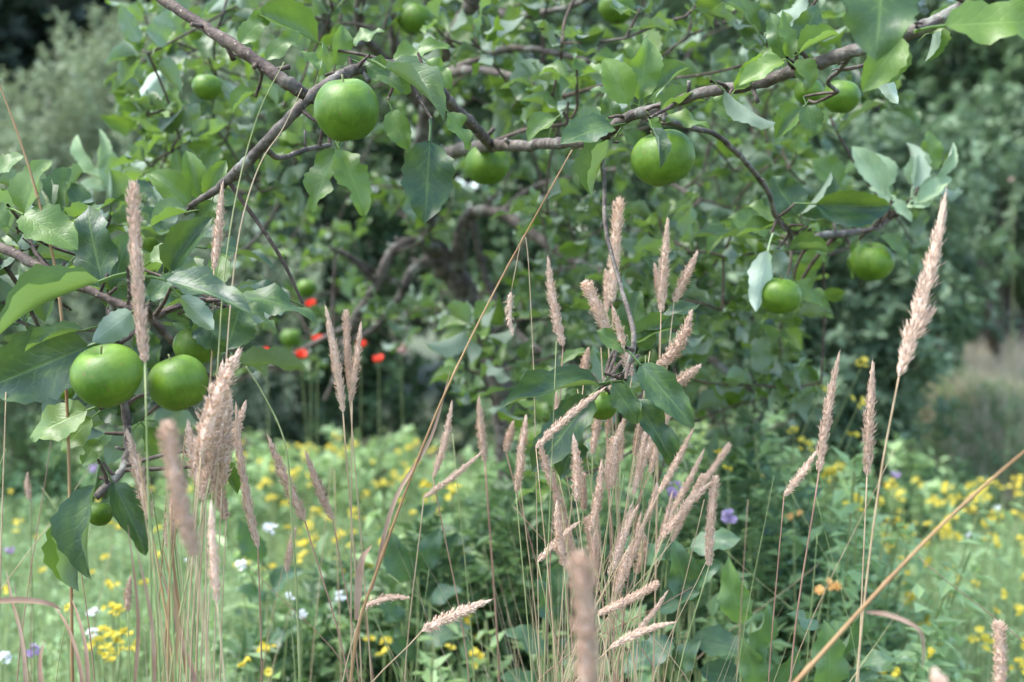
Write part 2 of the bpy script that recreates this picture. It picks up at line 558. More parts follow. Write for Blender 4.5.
def build_backdrop():
    # dark trees closing the view
    far = [(-7.0, 15.0, 'tall dark tree in the top left corner behind the olive bush', 1.0),
           (-2.6, 15.5, 'dark tree behind the top of the olive bush and apple tree', 1.0),
           (1.6, 14.5, 'dark tree hidden behind the middle of the apple tree crown', 1.0),
           (5.6, 14.0, 'dark tree showing above the blue-green shrubs at the right', 1.0),
           (-4.8, 17.0, 'dark tree filling the gap behind the top left tree', 1.0), (-5.2, 12.2, 'dark tree standing close behind the olive bush at top left', 1.0), (9.6, 14.5, 'dark tree in the upper right corner behind the shrubs', 1.0)]
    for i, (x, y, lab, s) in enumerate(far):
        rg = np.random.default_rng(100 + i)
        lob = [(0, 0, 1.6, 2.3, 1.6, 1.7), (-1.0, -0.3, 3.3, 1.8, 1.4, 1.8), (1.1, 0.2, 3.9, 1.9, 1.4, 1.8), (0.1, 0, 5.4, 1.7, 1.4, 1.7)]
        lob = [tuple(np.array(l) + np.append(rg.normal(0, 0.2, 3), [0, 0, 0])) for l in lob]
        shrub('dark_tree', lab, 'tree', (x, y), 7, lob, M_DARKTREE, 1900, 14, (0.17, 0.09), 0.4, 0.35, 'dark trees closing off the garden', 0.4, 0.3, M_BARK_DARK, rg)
    # olive-grey bush, upper left
    b = (-3.0, 7.6)
    shrub('olive_bush', 'large feathery olive-grey bush filling the upper left', 'bush', b, 3.5,
          lobes_at(b, [(40, 330, 7.6, 0.75, 0.7, 0.75), (60, 200, 7.6, 0.62, 0.6, 0.60), (150, 150, 7.8, 0.66, 0.6, 0.85), (50, 120, 7.7, 0.40, 0.5, 0.36),
                       (130, 60, 7.9, 0.36, 0.5, 0.34), (230, 120, 8.2, 0.62, 0.6, 0.85), (200, 300, 7.6, 0.8, 0.7, 0.8), (-90, 260, 7.6, 0.8, 0.7, 0.9), (300, 60, 8.6, 0.6, 0.6, 0.8)]),
          M_WILLOW, 3000, 26, (0.056, 0.016), 0.24, 0.75, None, 0.50, 0.25, None, np.random.default_rng(31))
    b = (-1.4, 8.2)
    shrub('green_bush', 'leafy mid-green bush seen through the apple tree branches', 'bush', b, 3.2,
          lobes_at(b, [(300, 330, 8.0, 0.8, 0.6, 0.75), (420, 330, 8.2, 0.9, 0.6, 0.8), (340, 180, 8.3, 0.85, 0.6, 0.9), (460, 150, 8.4, 0.9, 0.6, 0.9), (400, 40, 8.6, 0.9, 0.6, 0.8)]),
          M_SHRUB, 1500, 18, (0.075, 0.036), 0.2, 0.45, None, 0.45, 0.3, None, np.random.default_rng(32))
    b = (0.7, 8.0)
    shrub('green_bush', 'dense green bush behind the leaning trunk and tall seed heads', 'bush', b, 3.2,
          lobes_at(b, [(560, 340, 7.8, 0.85, 0.6, 0.75), (680, 320, 7.6, 0.85, 0.6, 0.8), (600, 180, 8.0, 0.9, 0.6, 0.9), (700, 120, 8.0, 0.8, 0.6, 0.9), (600, 40, 8.2, 1.0, 0.6, 0.8)]),
          M_SHRUB, 1500, 18, (0.075, 0.036), 0.2, 0.45, None, 0.35, 0.3, None, np.random.default_rng(33))
    # right-hand shrubs
    b = (1.75, 6.0)
    shrub('blue_green_shrub', 'blue-green shrub behind the hanging apples at the right', 'shrub', b, 2.6,
          lobes_at(b, [(820, 380, 5.9, 0.44, 0.5, 0.46), (800, 260, 6.0, 0.6, 0.5, 0.6), (885, 320, 5.8, 0.30, 0.4, 0.48), (880, 200, 6.2, 0.45, 0.45, 0.42), (780, 150, 6.4, 0.5, 0.4, 0.5)]),
          M_GREYSHRUB, 1300, 20, (0.066, 0.036), 0.17, 0.5, None, 0.55, 0.42, None, np.random.default_rng(34))
    b = (3.3, 8.6)
    shrub('blue_green_shrub', 'tall blue-green shrub at the right edge above the straw bank', 'shrub', b, 2.8,
          lobes_at(b, [(1000, 215, 8.6, 0.66, 0.5, 0.50), (935, 280, 6.8, 0.36, 0.40, 0.36), (1110, 200, 8.6, 0.6, 0.5, 0.55), (1040, 140, 8.8, 0.75, 0.5, 0.42), (930, 170, 7.6, 0.45, 0.4, 0.40)]),
          M_GREYSHRUB, 1300, 20, (0.066, 0.036), 0.17, 0.5, None, 0.50, 0.42, None, np.random.default_rng(35))
    b = (3.7, 10.0)
    shrub('green_bush', 'bright-topped green bush in the upper right behind the blue-green shrubs', 'bush', b, 3.6,
          lobes_at(b, [(960, 60, 10.0, 1.05, 0.6, 0.68), (1050, 20, 10.2, 1.0, 0.6, 0.9), (860, 40, 10.0, 1.0, 0.6, 0.9), (960, 230, 9.8, 1.2, 0.6, 0.8)]),
          M_SHRUB, 1500, 18, (0.08, 0.04), 0.22, 0.4, None, 0.42, 0.3, None, np.random.default_rng(36))
    b = (-4.6, 6.6)
    shrub('green_bush', 'green bush at the left edge below the olive bush', 'bush', b, 1.5,
          lobes_at(b, [(-120, 330, 6.6, 0.7, 0.6, 0.6), (-60, 380, 6.4, 0.5, 0.5, 0.4)]),
          M_SHRUB, 250, 16, (0.07, 0.035), 0.2, 0.45, None, 0.45, 0.3, None, np.random.default_rng(37))
    # low dark shrubs along the far edge of the meadow
    low = [(-2.3, 6.6, 'low dark shrub at the meadow edge behind the left apples', 30), (-0.9, 6.4, 'low shrub behind the red flowers', 31),
           (0.5, 6.2, 'low dark shrub behind the apple trunk', 32), (1.6, 5.4, 'low dark shrub right of the drooping apple twig', 33)]
    for x, y, lab, sd in low:
        rg = np.random.default_rng(sd)
        lob = [(rg.uniform(-.4, .4), rg.uniform(-.2, .2), 0.28 + rg.uniform(-.08, .08), rg.uniform(.4, .6), .35, rg.uniform(.22, .3)) for _ in range(4)]
        shrub('low_shrub', lab, 'shrub', (x, y), 0.9, lob, M_HERB, 320, 16, (0.055, 0.03), 0.14, 0.5, 'low shrubs along the meadow edge', 0.55, 0.3, None, rg)


build_backdrop()


# ------------------------------------------------------------------ the meadow (uncountable growth)
def in_view(x, y, margin=0.9):
    return np.abs(x) < y * 0.42 + margin


def meadow_height(x, y):
    h = 0.54 - 0.065 * np.clip(y - 2.8, 0, 5)
    return h * (0.85 + 0.18 * np.sin(x * 2.1 + y * 1.3) + 0.10 * np.sin(x * 5.3 - y * 3.1))


def blades(name, x, y, h, w, mat, tint, lean=0.30, rng=RNG):
    n = len(x)
    base = np.stack([x, y, gz(x, y) - 0.01], 1)
    az = rng.random(n) * 2 * math.pi
    ld = np.stack([np.cos(az), np.sin(az), np.zeros(n)], 1)
    az2 = rng.random(n) * 2 * math.pi
    wd = np.stack([np.cos(az2), np.sin(az2), np.zeros(n)], 1)
    ln = (rng.random(n) ** 1.5 * lean)[:, None]
    h = h[:, None]; w = w[:, None]; up = np.array([0, 0, 1.0])
    rows = []
    for t, ww in ((0, 0.8), (0.4, 1.0), (0.75, 0.7)):
        c = base + up * h * (t - 0.25 * ln * t * t) + ld * h * ln * 1.6 * t * t
        rows += [c - wd * w * 0.5 * ww, c + wd * w * 0.5 * ww]
    rows.append(base + up * h * (1 - 0.35 * ln) + ld * h * ln * 1.6)
    V = np.stack(rows, 1).reshape(-1, 3)
    b = np.arange(n) * 7
    tri = [(0, 1, 3), (0, 3, 2), (2, 3, 5), (2, 5, 4), (4, 5, 6)]
    Fc = np.stack([np.stack([b + i for i in t3], 1) for t3 in tri], 1).reshape(-1, 3)
    return fast_mesh(name, V, Fc, mat, tint=np.repeat(tint, 7))


def build_meadow():
    rng = np.random.default_rng(5)
    n = 90000
    y = 1.5 + 7.0 * rng.random(n) ** 0.9
    x = (rng.random(n) * 2 - 1) * (y * 0.42 + 1.2)
    patch = 0.5 + 0.5 * np.sin(x * 1.9 + 0.6) * np.sin(y * 1.7 + 1.1)
    keep = rng.random(n) < 0.55 + 0.45 * patch
    shade = (np.abs(x - 0.35) < 0.75) & (y < 3.2)
    keep &= ~(shade & (rng.random(n) < 0.6))
    mid = (x > -0.75) & (x < 0.95) & (y < 3.6)
    keep &= ~(mid & (rng.random(n) < 0.65))
    keep &= ~((x > 2.15) & (y > 5.2) & (rng.random(n) < 0.8))
    x, y, patch = x[keep], y[keep], patch[keep]
    h = meadow_height(x, y) * rng.uniform(0.55, 1.15, len(x))
    tint = np.clip(0.42 + 0.25 * (patch - 0.5) + rng.normal(0, 0.2, len(x)), 0, 1)
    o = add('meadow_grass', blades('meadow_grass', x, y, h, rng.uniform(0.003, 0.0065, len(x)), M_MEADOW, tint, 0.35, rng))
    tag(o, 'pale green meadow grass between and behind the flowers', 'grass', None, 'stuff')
    # low broad-leaved herbs
    k = 9000
    y = 1.7 + 6.2 * rng.random(k) ** 0.9
    x = (rng.random(k) * 2 - 1) * (y * 0.42 + 1.0)
    ok = ~((x > -0.75) & (x < 0.95) & (y < 3.4) & (rng.random(k) < 0.75))
    x, y = x[ok], y[ok]; k = len(x)
    hh = meadow_height(x, y) * rng.uniform(0.55, 1.02, k)
    tips = np.stack([x, y, gz(x, y) + hh], 1)
    axes = np.stack([rng.normal(0, 0.25, k), rng.normal(0, 0.25, k), np.ones(k)], 1)
    B, D, Nn, L, Wd = shoots_cloud(tips, axes, 20, hh * 0.42, 0.030, 0.016, 0.25, rng)
    tint = np.clip(0.45 + np.repeat(rng.normal(0, 0.25, k), 20), 0, 1)
    o = add('meadow_herbs', leaf_cloud('meadow_herbs', B, D, Nn, L, Wd, M_HERB, tint))
    tag(o, 'fine leafy meadow herbs growing among the grass', 'herbs', None, 'stuff')
    # dark weeds in the shade of the tree
    k = 1500
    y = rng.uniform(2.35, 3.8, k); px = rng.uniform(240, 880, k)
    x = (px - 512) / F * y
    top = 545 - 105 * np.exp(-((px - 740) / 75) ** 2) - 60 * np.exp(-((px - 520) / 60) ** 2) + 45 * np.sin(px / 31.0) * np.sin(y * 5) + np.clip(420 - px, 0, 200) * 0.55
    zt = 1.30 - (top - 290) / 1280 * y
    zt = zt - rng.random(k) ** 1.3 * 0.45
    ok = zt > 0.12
    x, y, zt = x[ok], y[ok], zt[ok]; k = len(x)
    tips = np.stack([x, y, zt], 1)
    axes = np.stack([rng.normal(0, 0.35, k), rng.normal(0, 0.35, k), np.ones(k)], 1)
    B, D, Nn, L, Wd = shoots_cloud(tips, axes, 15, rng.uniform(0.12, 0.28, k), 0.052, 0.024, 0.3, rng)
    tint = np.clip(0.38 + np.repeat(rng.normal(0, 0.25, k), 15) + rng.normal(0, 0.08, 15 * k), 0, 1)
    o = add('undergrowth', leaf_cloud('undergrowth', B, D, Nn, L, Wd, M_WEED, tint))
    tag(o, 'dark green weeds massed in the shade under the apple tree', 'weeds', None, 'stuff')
    # straw-coloured thatch on the bank
    m = 24000
    x = rng.uniform(2.0, 4.8, m); y = rng.uniform(4.7, 8.6, m)
    keep = (x - 2.05 > (y - 4.9) * 0.12) & (rng.random(m) < 0.35 + 0.65 * np.clip((x - 2.0) / 0.5, 0, 1))
    x, y = x[keep], y[keep]
    o = add('dry_bank_grass', blades('dry_bank_grass', x, y, rng.uniform(0.12, 0.30, len(x)), rng.uniform(0.004, 0.009, len(x)),
            two_tone('bank_straw', (0.42, 0.36, 0.22), (0.60, 0.53, 0.38), 8, 0.8, 0.3), rng.random(len(x)) * 0.6, 0.6, rng))
    tag(o, 'straw-coloured dry grass on the bank at the right edge', 'grass', None, 'stuff')

    # tangled dry grass at the feet of the two tufts
    for cx, n, lab in ((590, 420, 'tangle of fine dry stems and blades in the middle tuft'), (178, 260, 'tangle of fine stems and blades in the left tuft')):
        dd = rng.uniform(1.15, 1.75, n)
        px = rng.normal(cx, 26, n) + rng.normal(0, 14, n)
        x = (px - 512) / F * dd
        o = add('dry_grass_tangle', blades('dry_grass_tangle', x, dd, rng.uniform(0.55, 1.08 if cx > 400 else 0.95, n), rng.uniform(0.0012, 0.0028, n),
                two_tone('tangle_straw', (0.20, 0.21, 0.08), (0.50, 0.37, 0.24), 6, 0.7, 0.2), rng.random(n), 0.22, rng))
        tag(o, lab, 'grass', None, 'stuff')


build_meadow()


# ------------------------------------------------------------------ apple trees
def leaf_template(rows, half, fold, arch, wave, twist, serr, seed, curl_tip=0.0, petiole=True, bites=()):
    """Ovate leaf from (0,0,0) to (0,1,0), one unit wide; arched, folded along the midrib, toothed edge, with its stalk."""
    rg = np.random.default_rng(seed)
    V, U = [], []
    ph = rg.random(3) * 6.28
    for i in range(rows + 1):
        t = i / rows
        wv = 0.5 * max(0.0, math.sin(math.pi * t ** 0.82)) ** 0.66 * (1.04 - 0.10 * t)
        if 0 < i < rows:
            wv *= 1 + serr * (1 if i % 2 else -1) + serr * rg.normal(0, 0.5)
        z0 = arch * 4 * t * (1 - t) * 0.25 - curl_tip * max(0, t - 0.6) ** 2
        tw = twist * (t - 0.4)
        for j in range(-half, half + 1):
            s = j / half
            x = wv * s
            for sd, t0, tw_, dep in bites:
                if s * sd > 0 and abs(t - t0) < tw_: x *= 1 - dep * (1 - (abs(t - t0) / tw_) ** 2)
            z = fold * abs(x) * 0.6 + wave * abs(s) * math.sin(t * 11 + ph[0] + (1.7 if s > 0 else 0)) * 0.07
            z += wave * 0.03 * math.sin(t * 17 + ph[1]) * s
            xr, zr = x * math.cos(tw) - z * math.sin(tw) * 1.6, x * math.sin(tw) * 0.6 + z * math.cos(tw)
            V.append((xr, t, z0 + zr)); U.append((0.5 + 0.5 * s, t))
    c = 2 * half + 1
    Fc = []
    for i in range(rows):
        for j in range(2 * half):
            a = i * c + j
            q = (a, a + 1, a + c + 1, a + c)
            if i == 0: Fc.append((a, q[2], q[3]) if j < 2 * half else q)
            elif i == rows - 1: Fc.append((a, a + 1, a + c))
            else: Fc.append(q)
    if petiole:
        pv, pf = tube([(0, 0.02, 0.0), (0, -0.13, -0.015), (0.01, -0.27, -0.06)], [0.022, 0.018, 0.022], 4, cap=False)
        pv[:, 0] *= 1.6
        o = len(V)
        V += [tuple(v) for v in pv]; U += [(0.5, 0.5)] * len(pv)
        Fc += [tuple(o + k for k in f) for f in pf]
    return np.array(V), Fc, np.array(U)


HERO = []   # shared leaf shapes for the leaves that are objects of their own
for k, (fold, arch, wave, twist, tipc) in enumerate([(0.35, 0.18, 0.5, 0.2, 0), (0.15, 0.10, 0.8, -0.3, 0.2), (0.6, 0.28, 0.6, 0.3, 0), (0.25, -0.12, 0.9, 0.0, 0.3),
                                                     (0.9, 0.22, 0.5, -0.2, 0.3), (0.1, 0.30, 1.0, 0.4, 0.5), (0.45, 0.05, 1.3, -0.5, 0), (1.3, 0.15, 0.4, 0.1, 0.2)]):
    HERO.append(leaf_template(13, 2, fold, arch, wave, twist, 0.055, 40 + k, tipc))
HERO.append(leaf_template(18, 2, 0.3, 0.12, 0.9, 0.2, 0.05, 55, 0.2, True, ((-1, 0.45, 0.10, 0.6), (1, 0.78, 0.08, 0.45), (-1, 0.82, 0.07, 0.5))))
HERO.append(leaf_template(18, 2, 0.25, 0.15, 0.9, -0.2, 0.05, 56, 0.1, True, ((1, 0.62, 0.12, 0.55), (-1, 0.3, 0.07, 0.4))))
HERO_ME = {}


def hero_mesh(k, mat):
    key = (k, mat.name)
    if key not in HERO_ME:
        V, Fc, U = HERO[k]
        HERO_ME[key] = mesh_from('leaf_blade', V, Fc, mat, U)
    return HERO_ME[key]


SMALL = [leaf_template(7, 1, f, a, w, t, 0.07, 60 + k, tc) for k, (f, a, w, t, tc) in enumerate([(0.5, 0.25, 1.2, 0.4, 0.5), (1.0, 0.35, 1.0, -0.6, 0.9), (0.3, -0.2, 1.6, 0.6, 0.3), (1.3, 0.4, 0.8, 0.2, 1.2), (0.7, 0.15, 1.8, -0.9, 0.0)])]


def merged_leaves(name, items, mat, R):
    """Many leaves as one mesh (the ones too small or too many to be parts)."""
    V, Fc, U, T = [], [], [], []
    o = 0
    for k in range(len(SMALL)):
        tv, tf, tu = SMALL[k]
        tri = []
        for f in tf:
            tri.append(f[:3])
            if len(f) == 4: tri.append((f[0], f[2], f[3]))
        tri = np.array(tri)
        sub = [it for i, it in enumerate(items) if i % len(SMALL) == k]
        if not sub: continue
        M = np.array([np.array(frame(*it['f'])) for it in sub])
        h = np.hstack([tv, np.ones((len(tv), 1))])
        X = np.einsum('nij,vj->nvi', M, h)[..., :3] - R
        n = len(sub)
        V.append(X.reshape(-1, 3))
        Fc.append((tri[None] + (o + np.arange(n) * len(tv))[:, None, None]).reshape(-1, 3))
        U.append(np.tile(tu, (n, 1)))
        T.append(np.repeat([it['tone'] for it in sub], len(tv)))
        o += n * len(tv)
    return fast_mesh(name, np.vstack(V), np.vstack(Fc), mat, np.vstack(U), np.concatenate(T))


class Tree:
    def __init__(self, label, base):
        self.R = np.array((base[0], base[1], float(gz(*base))))
        self.root = empty('apple_tree', self.R)
        tag(self.root, label, 'apple tree', 'apple trees')
        self.paths, self.leaves, self.twigs, self.spots = [], [], [], []
        self.rg = random.Random(len(label))

    def limb(self, pts, name='branch', mat=None, knots=True, world=False, sides=9):
        """pts: (px, py, depth, width in pixels) along the limb."""
        pw = np.array([p[:3] if world else P(*p[:3]) for p in pts])
        rad = np.array([p[3] if world else 0.9 * p[3] / F * p[2] / 2 for p in pts])
        q = catmull(np.hstack([pw, rad[:, None]]), 7)
        path, r = q[:, :3].copy(), np.maximum(q[:, 3], 0.0015)
        # a little crookedness, and swellings where buds and spurs sat
        n = len(path)
        wob = np.array([[self.rg.gauss(0, 1) for _ in range(3)] for _ in range(n)])
        wob[0] = wob[-1] = 0
        path += wob * r[:, None] * 0.10
        r = r * np.array([1 + (0.20 if knots and self.rg.random() < 0.09 else 0.03 * self.rg.random()) for _ in range(n)])
        v, f = tube(path - self.R, r, sides, 0.06, rng=self.rg)
        if knots and name != 'trunk':     # spur stubs and bud knots along the limb
            v, f = list(v), list(f)
            for i in range(2, n - 2):
                if self.rg.random() < 0.12:
                    tg = norm(path[i + 1] - path[i - 1])
                    dr = norm(np.cross(tg, [self.rg.gauss(0, 1) for _ in range(3)]) + tg * 0.5 + np.array((0, 0, 0.35)))
                    ln = self.rg.uniform(0.006, 0.02) + r[i]
                    sv_, sf_ = tube(np.array([path[i], path[i] + dr * ln * 0.7, path[i] + dr * ln]) - self.R, [r[i] * 0.45, min(r[i] * 0.4, 0.003), min(r[i] * 0.45, 0.0035)], 5)
                    o_ = len(v); v += list(sv_); f += [tuple(k + o_ for k in q) for q in sf_]
            v = np.array(v)
        o = add(name, mesh_from('limb', v, f, mat or M_BARK), self.root, Matrix.Translation(Vector(self.R)))
        self.paths.append((o, path, r))
        return o

    def nearest(self, p):
        best = None
        for o, path, r in self.paths:
            d = np.linalg.norm(path - p, axis=1); i = int(d.argmin())
            if best is None or d[i] < best[0]: best = (d[i], o, path[i], r[i])
        return best

    def leaf(self, base, tip, nrm, width, tone, var=None, mat=None, force=False):
        self.leaves.append(dict(f=(base, tip, nrm, width), tone=tone, var=self.rg.randrange(len(HERO)) if var is None else var, mat=mat or M_LEAF, force=force))

    def hero(self, spec):
        for s in spec:
            bx, by, tx, ty, d, w, n, tone = s[:8]
            dt = s[8] if len(s) > 8 else 0.0
            var = s[9] if len(s) > 9 else None
            mat = s[10] if len(s) > 10 else None
            b, t = P(bx, by, d), P(tx, ty, d + dt)
            self.leaf(b, t, cam_dir(*n), w / F * d, tone, var, mat, True)
            y = norm(t - b); L = np.linalg.norm(t - b)
            self.twig_to(b - y * L * 0.26, 0.0016, 0.22)

    def twig_to(self, p, r, limit=9.0, sag=0.11):
        dist, o, q, rq = self.nearest(p)
        if dist < 0.012 or dist > limit: return
        mid = (p + q) / 2 + np.array([self.rg.gauss(0, .5), self.rg.gauss(0, .5), self.rg.gauss(0, .4)]) * dist * sag
        path = catmull([q, mid, p], 4)
        self.twigs.append(tube(path - self.R, np.linspace(min(r * 1.7, max(rq, r)), r, len(path)), 5, cap=False))
        if limit > 1: self.paths.append((o, path[2:], np.full(len(path) - 2, r)))

    def cluster(self, c, n, size, tone, droop=0.15):
        rg = self.rg
        dist, o, q, rq = self.nearest(c)
        ax = norm(np.array((rg.gauss(0, .5), rg.gauss(0, .5), 0.5 + rg.random())) + (c - q) / max(dist, .05) * 0.5)
        self.twig_to(c, 0.0022)
        sp = c + ax * rg.uniform(0.01, 0.05)
        self.twigs.append(tube(np.array([c, (c + sp) / 2, sp]) - self.R, [0.0026, 0.0024, 0.0018], 5, cap=False))
        u = norm(np.cross(ax, (0.3, 0.5, 0.2))); w = np.cross(ax, u)
        a0 = rg.random() * 6.28
        for i in range(n):
            a = a0 + i * 2.4
            rad = u * math.cos(a) + w * math.sin(a)
            k = rg.uniform(0.15, 0.9)
            y = norm(rad + ax * k + np.array((0, 0, -droop * rg.uniform(0, 3))))
            L = size * rg.uniform(0.6, 1.2)
            b = sp - ax * rg.uniform(0, 0.03) + y * L * 0.27
            nr = norm(ax * 1.0 - rad * 0.25 + np.array((rg.gauss(0, .45), rg.gauss(0, .45), 0.45))) * (-1 if rg.random() < 0.22 else 1)
            self.leaf(b, b + y * L, nr, L * rg.uniform(0.42, 0.58), min(1, max(0, tone + rg.gauss(0, 0.28))))

    def clusters(self, regions):
        rg = self.rg
        for x0, x1, y0, y1, d0, d1, n, tone in regions:
            for _ in range(n):
                self.spots.append((P(rg.uniform(x0, x1), rg.uniform(y0, y1), rg.uniform(d0, d1)), tone))
        # nearest spots first, so that outer sprays grow from inner twigs
        for c, tone in sorted(self.spots, key=lambda s: self.nearest(s[0])[0]):
            self.cluster(c, rg.randrange(5, 10), rg.uniform(0.046, 0.072), tone)

    def finish(self, limit):
        def seen(it):
            b, t = np.array(it['f'][0]), np.array(it['f'][1])
            m = (b + t) / 2 - CAM
            d = m @ FWD
            if d < 0.3: return -1
            px, py = W / 2 + (m @ RIGHT) / d * F, H / 2 - (m @ UP) / d * F
            if not (-30 < px < W + 30 and -30 < py < H + 30): return -1
            return np.linalg.norm(t - b) / d + (10 if it['force'] else 0)
        order = sorted(self.leaves, key=seen, reverse=True)
        own = [it for it in order[:limit] if seen(it) > 0]
        rest = order[len(own):]
        for it in own:
            b, t, nr, w = it['f']
            _, o, _, _ = self.nearest(np.asarray(b))
            lf = add('leaf', hero_mesh(it['var'], it['mat']), o, frame(b, t, nr, w))
            lf['tone'] = float(it['tone'])
        if rest:
            fo = add('foliage', merged_leaves('foliage', rest, M_LEAF, self.R), self.root, Matrix.Translation(Vector(self.R)))
            fo['kind'] = 'stuff'
        if self.twigs:
            V, Fc, o = [], [], 0
            for v, f in self.twigs:
                V.append(v); Fc += [tuple(i + o for i in q) for q in f]; o += len(v)
            tw = add('twigs', mesh_from('twigs', np.vstack(V), Fc, M_BARK_DARK), self.root, Matrix.Translation(Vector(self.R)))
            tw['kind'] = 'stuff'


T1 = Tree('gnarled apple tree with spreading grey limbs behind the dry grass', tuple(P(508, 640, 3.3)[:2]))
g1 = T1.R - np.array((0, 0, 0.06))
trunk_pts = [tuple(g1) + (0.045,)] + [tuple(P(x, y, d)) + (w,) for x, y, d, w in
             [(510, 600, 3.3, .034), (508, 480, 3.28, .030), (498, 380, 3.25, .029), (470, 300, 3.2, .030), (445, 262, 3.15, .032)]]
T1.limb(trunk_pts, 'trunk', world=True, sides=12)
for pts in [
    [(450, 272, 3.16, 26), (432, 240, 3.1, 24), (422, 200, 3.0, 21), (424, 130, 2.9, 19), (440, 64, 2.75, 17), (473, 0, 2.6, 17), (500, -70, 2.5, 14)],
    [(436, 260, 3.12, 16), (415, 268, 3.1, 12), (398, 300, 3.1, 9), (372, 330, 3.15, 7), (340, 345, 3.2, 7)],
    [(440, 250, 3.1, 14), (415, 241, 3.05, 12), (392, 252, 3.0, 12), (377, 285, 3.0, 11), (354, 322, 3.05, 10), (343, 362, 3.1, 8), (325, 400, 3.2, 5)],
    [(455, 268, 3.15, 20), (470, 215, 3.05, 14), (500, 214, 3.0, 12), (548, 245, 2.9, 12), (600, 274, 2.8, 10), (660, 300, 2.7, 9), (690, 338, 2.6, 9), (756, 392, 2.5, 7), (800, 400, 2.45, 5)],
    [(424, 160, 2.95, 16), (445, 155, 2.4, 16), (470, 148, 2.0, 14), (492, 146, 1.75, 13), (530, 145, 1.62, 12), (565, 143, 1.52, 12), (600, 140, 1.46, 12), (622, 120, 1.42, 12),
     (658, 108, 1.38, 12), (702, 93, 1.34, 12), (760, 83, 1.30, 13), (800, 69, 1.27, 14), (851, 52, 1.23, 15), (905, 34, 1.2, 16), (949, 15, 1.17, 16), (990, -14, 1.15, 16), (1050, -60, 1.12, 15)],
    [(492, 146, 1.75, 13), (475, 128, 1.65, 12), (452, 105, 1.58, 12), (432, 82, 1.52, 12), (408, 68, 1.46, 13), (380, 66, 1.41, 13), (352, 70, 1.38, 13), (330, 82, 1.36, 13), (309, 98, 1.36, 13),
     (285, 122, 1.35, 12), (262, 146, 1.36, 12), (240, 168, 1.38, 12), (218, 188, 1.42, 9), (190, 206, 1.46, 6)],
    [(440, 72, 2.75, 12), (470, 62, 2.5, 9), (510, 49, 2.4, 8), (550, 52, 2.3, 7), (591, 62, 2.25, 6)],
    [(440, 75, 2.7, 12), (475, 70, 2.4, 9), (510, 76, 2.2, 9), (545, 86, 2.1, 8), (565, 96, 2.05, 6)],
    [(424, 110, 2.9, 14), (395, 70, 2.8, 12), (361, 30, 2.6, 12), (360, -10, 2.5, 12), (352, -80, 2.4, 10)],
    [(395, 70, 2.8, 10), (393, 30, 2.7, 9), (390, -40, 2.6, 8)],
    [(361, 45, 2.62, 9), (333, 34, 2.3, 10), (320, -5, 2.2, 10), (305, -60, 2.2, 9)],
    [(660, 116, 1.42, 8), (685, 126, 1.5, 6), (716, 135, 1.55, 6), (742, 158, 1.6, 6), (768, 192, 1.65, 6), (775, 215, 1.7, 6), (790, 232, 1.75, 5)],
    [(790, 232, 1.75, 7), (793, 246, 1.8, 9), (820, 236, 1.85, 8), (850, 233, 1.9, 8), (880, 226, 1.95, 6), (910, 200, 2.0, 4)],
    [(262, 146, 1.38, 8), (280, 158, 1.45, 6), (305, 150, 1.5, 6), (330, 145, 1.55, 5)],
    [(300, 128, 2.6, 5), (290, 180, 2.8, 5), (262, 232, 2.9, 5), (228, 262, 3.0, 4)],
    [(378, 284, 3.0, 8), (350, 258, 2.95, 7), (330, 248, 2.9, 5)],
    [(408, 290, 3.1, 7), (375, 272, 3.0, 7), (340, 250, 2.95, 5)],
    [(600, 140, 1.46, 6), (604, 180, 1.44, 5), (606, 230, 1.41, 5), (622, 290, 1.37, 5), (634, 340, 1.33, 6), (625, 372, 1.34, 5), (603, 386, 1.38, 5)],
    [(500, 214, 3.0, 9), (530, 190, 3.0, 8), (560, 180, 2.9, 6), (640, 170, 2.7, 5), (700, 200, 2.6, 5)],
    [(473, 10, 2.62, 12), (530, 15, 2.5, 8), (590, -2, 2.4, 7), (650, -40, 2.3, 6)],
    [(352, 324, 3.05, 6), (310, 345, 3.3, 5), (275, 364, 3.5, 6), (245, 366, 3.6, 5)],
    [(851, 54, 1.24, 7), (840, 70, 1.3, 5), (828, 82, 1.4, 5), (838, 92, 1.48, 4)],
    [(470, 215, 3.05, 9), (490, 290, 3.1, 8), (520, 335, 3.0, 7), (560, 362, 2.9, 5)],
]:
    T1.limb(pts)

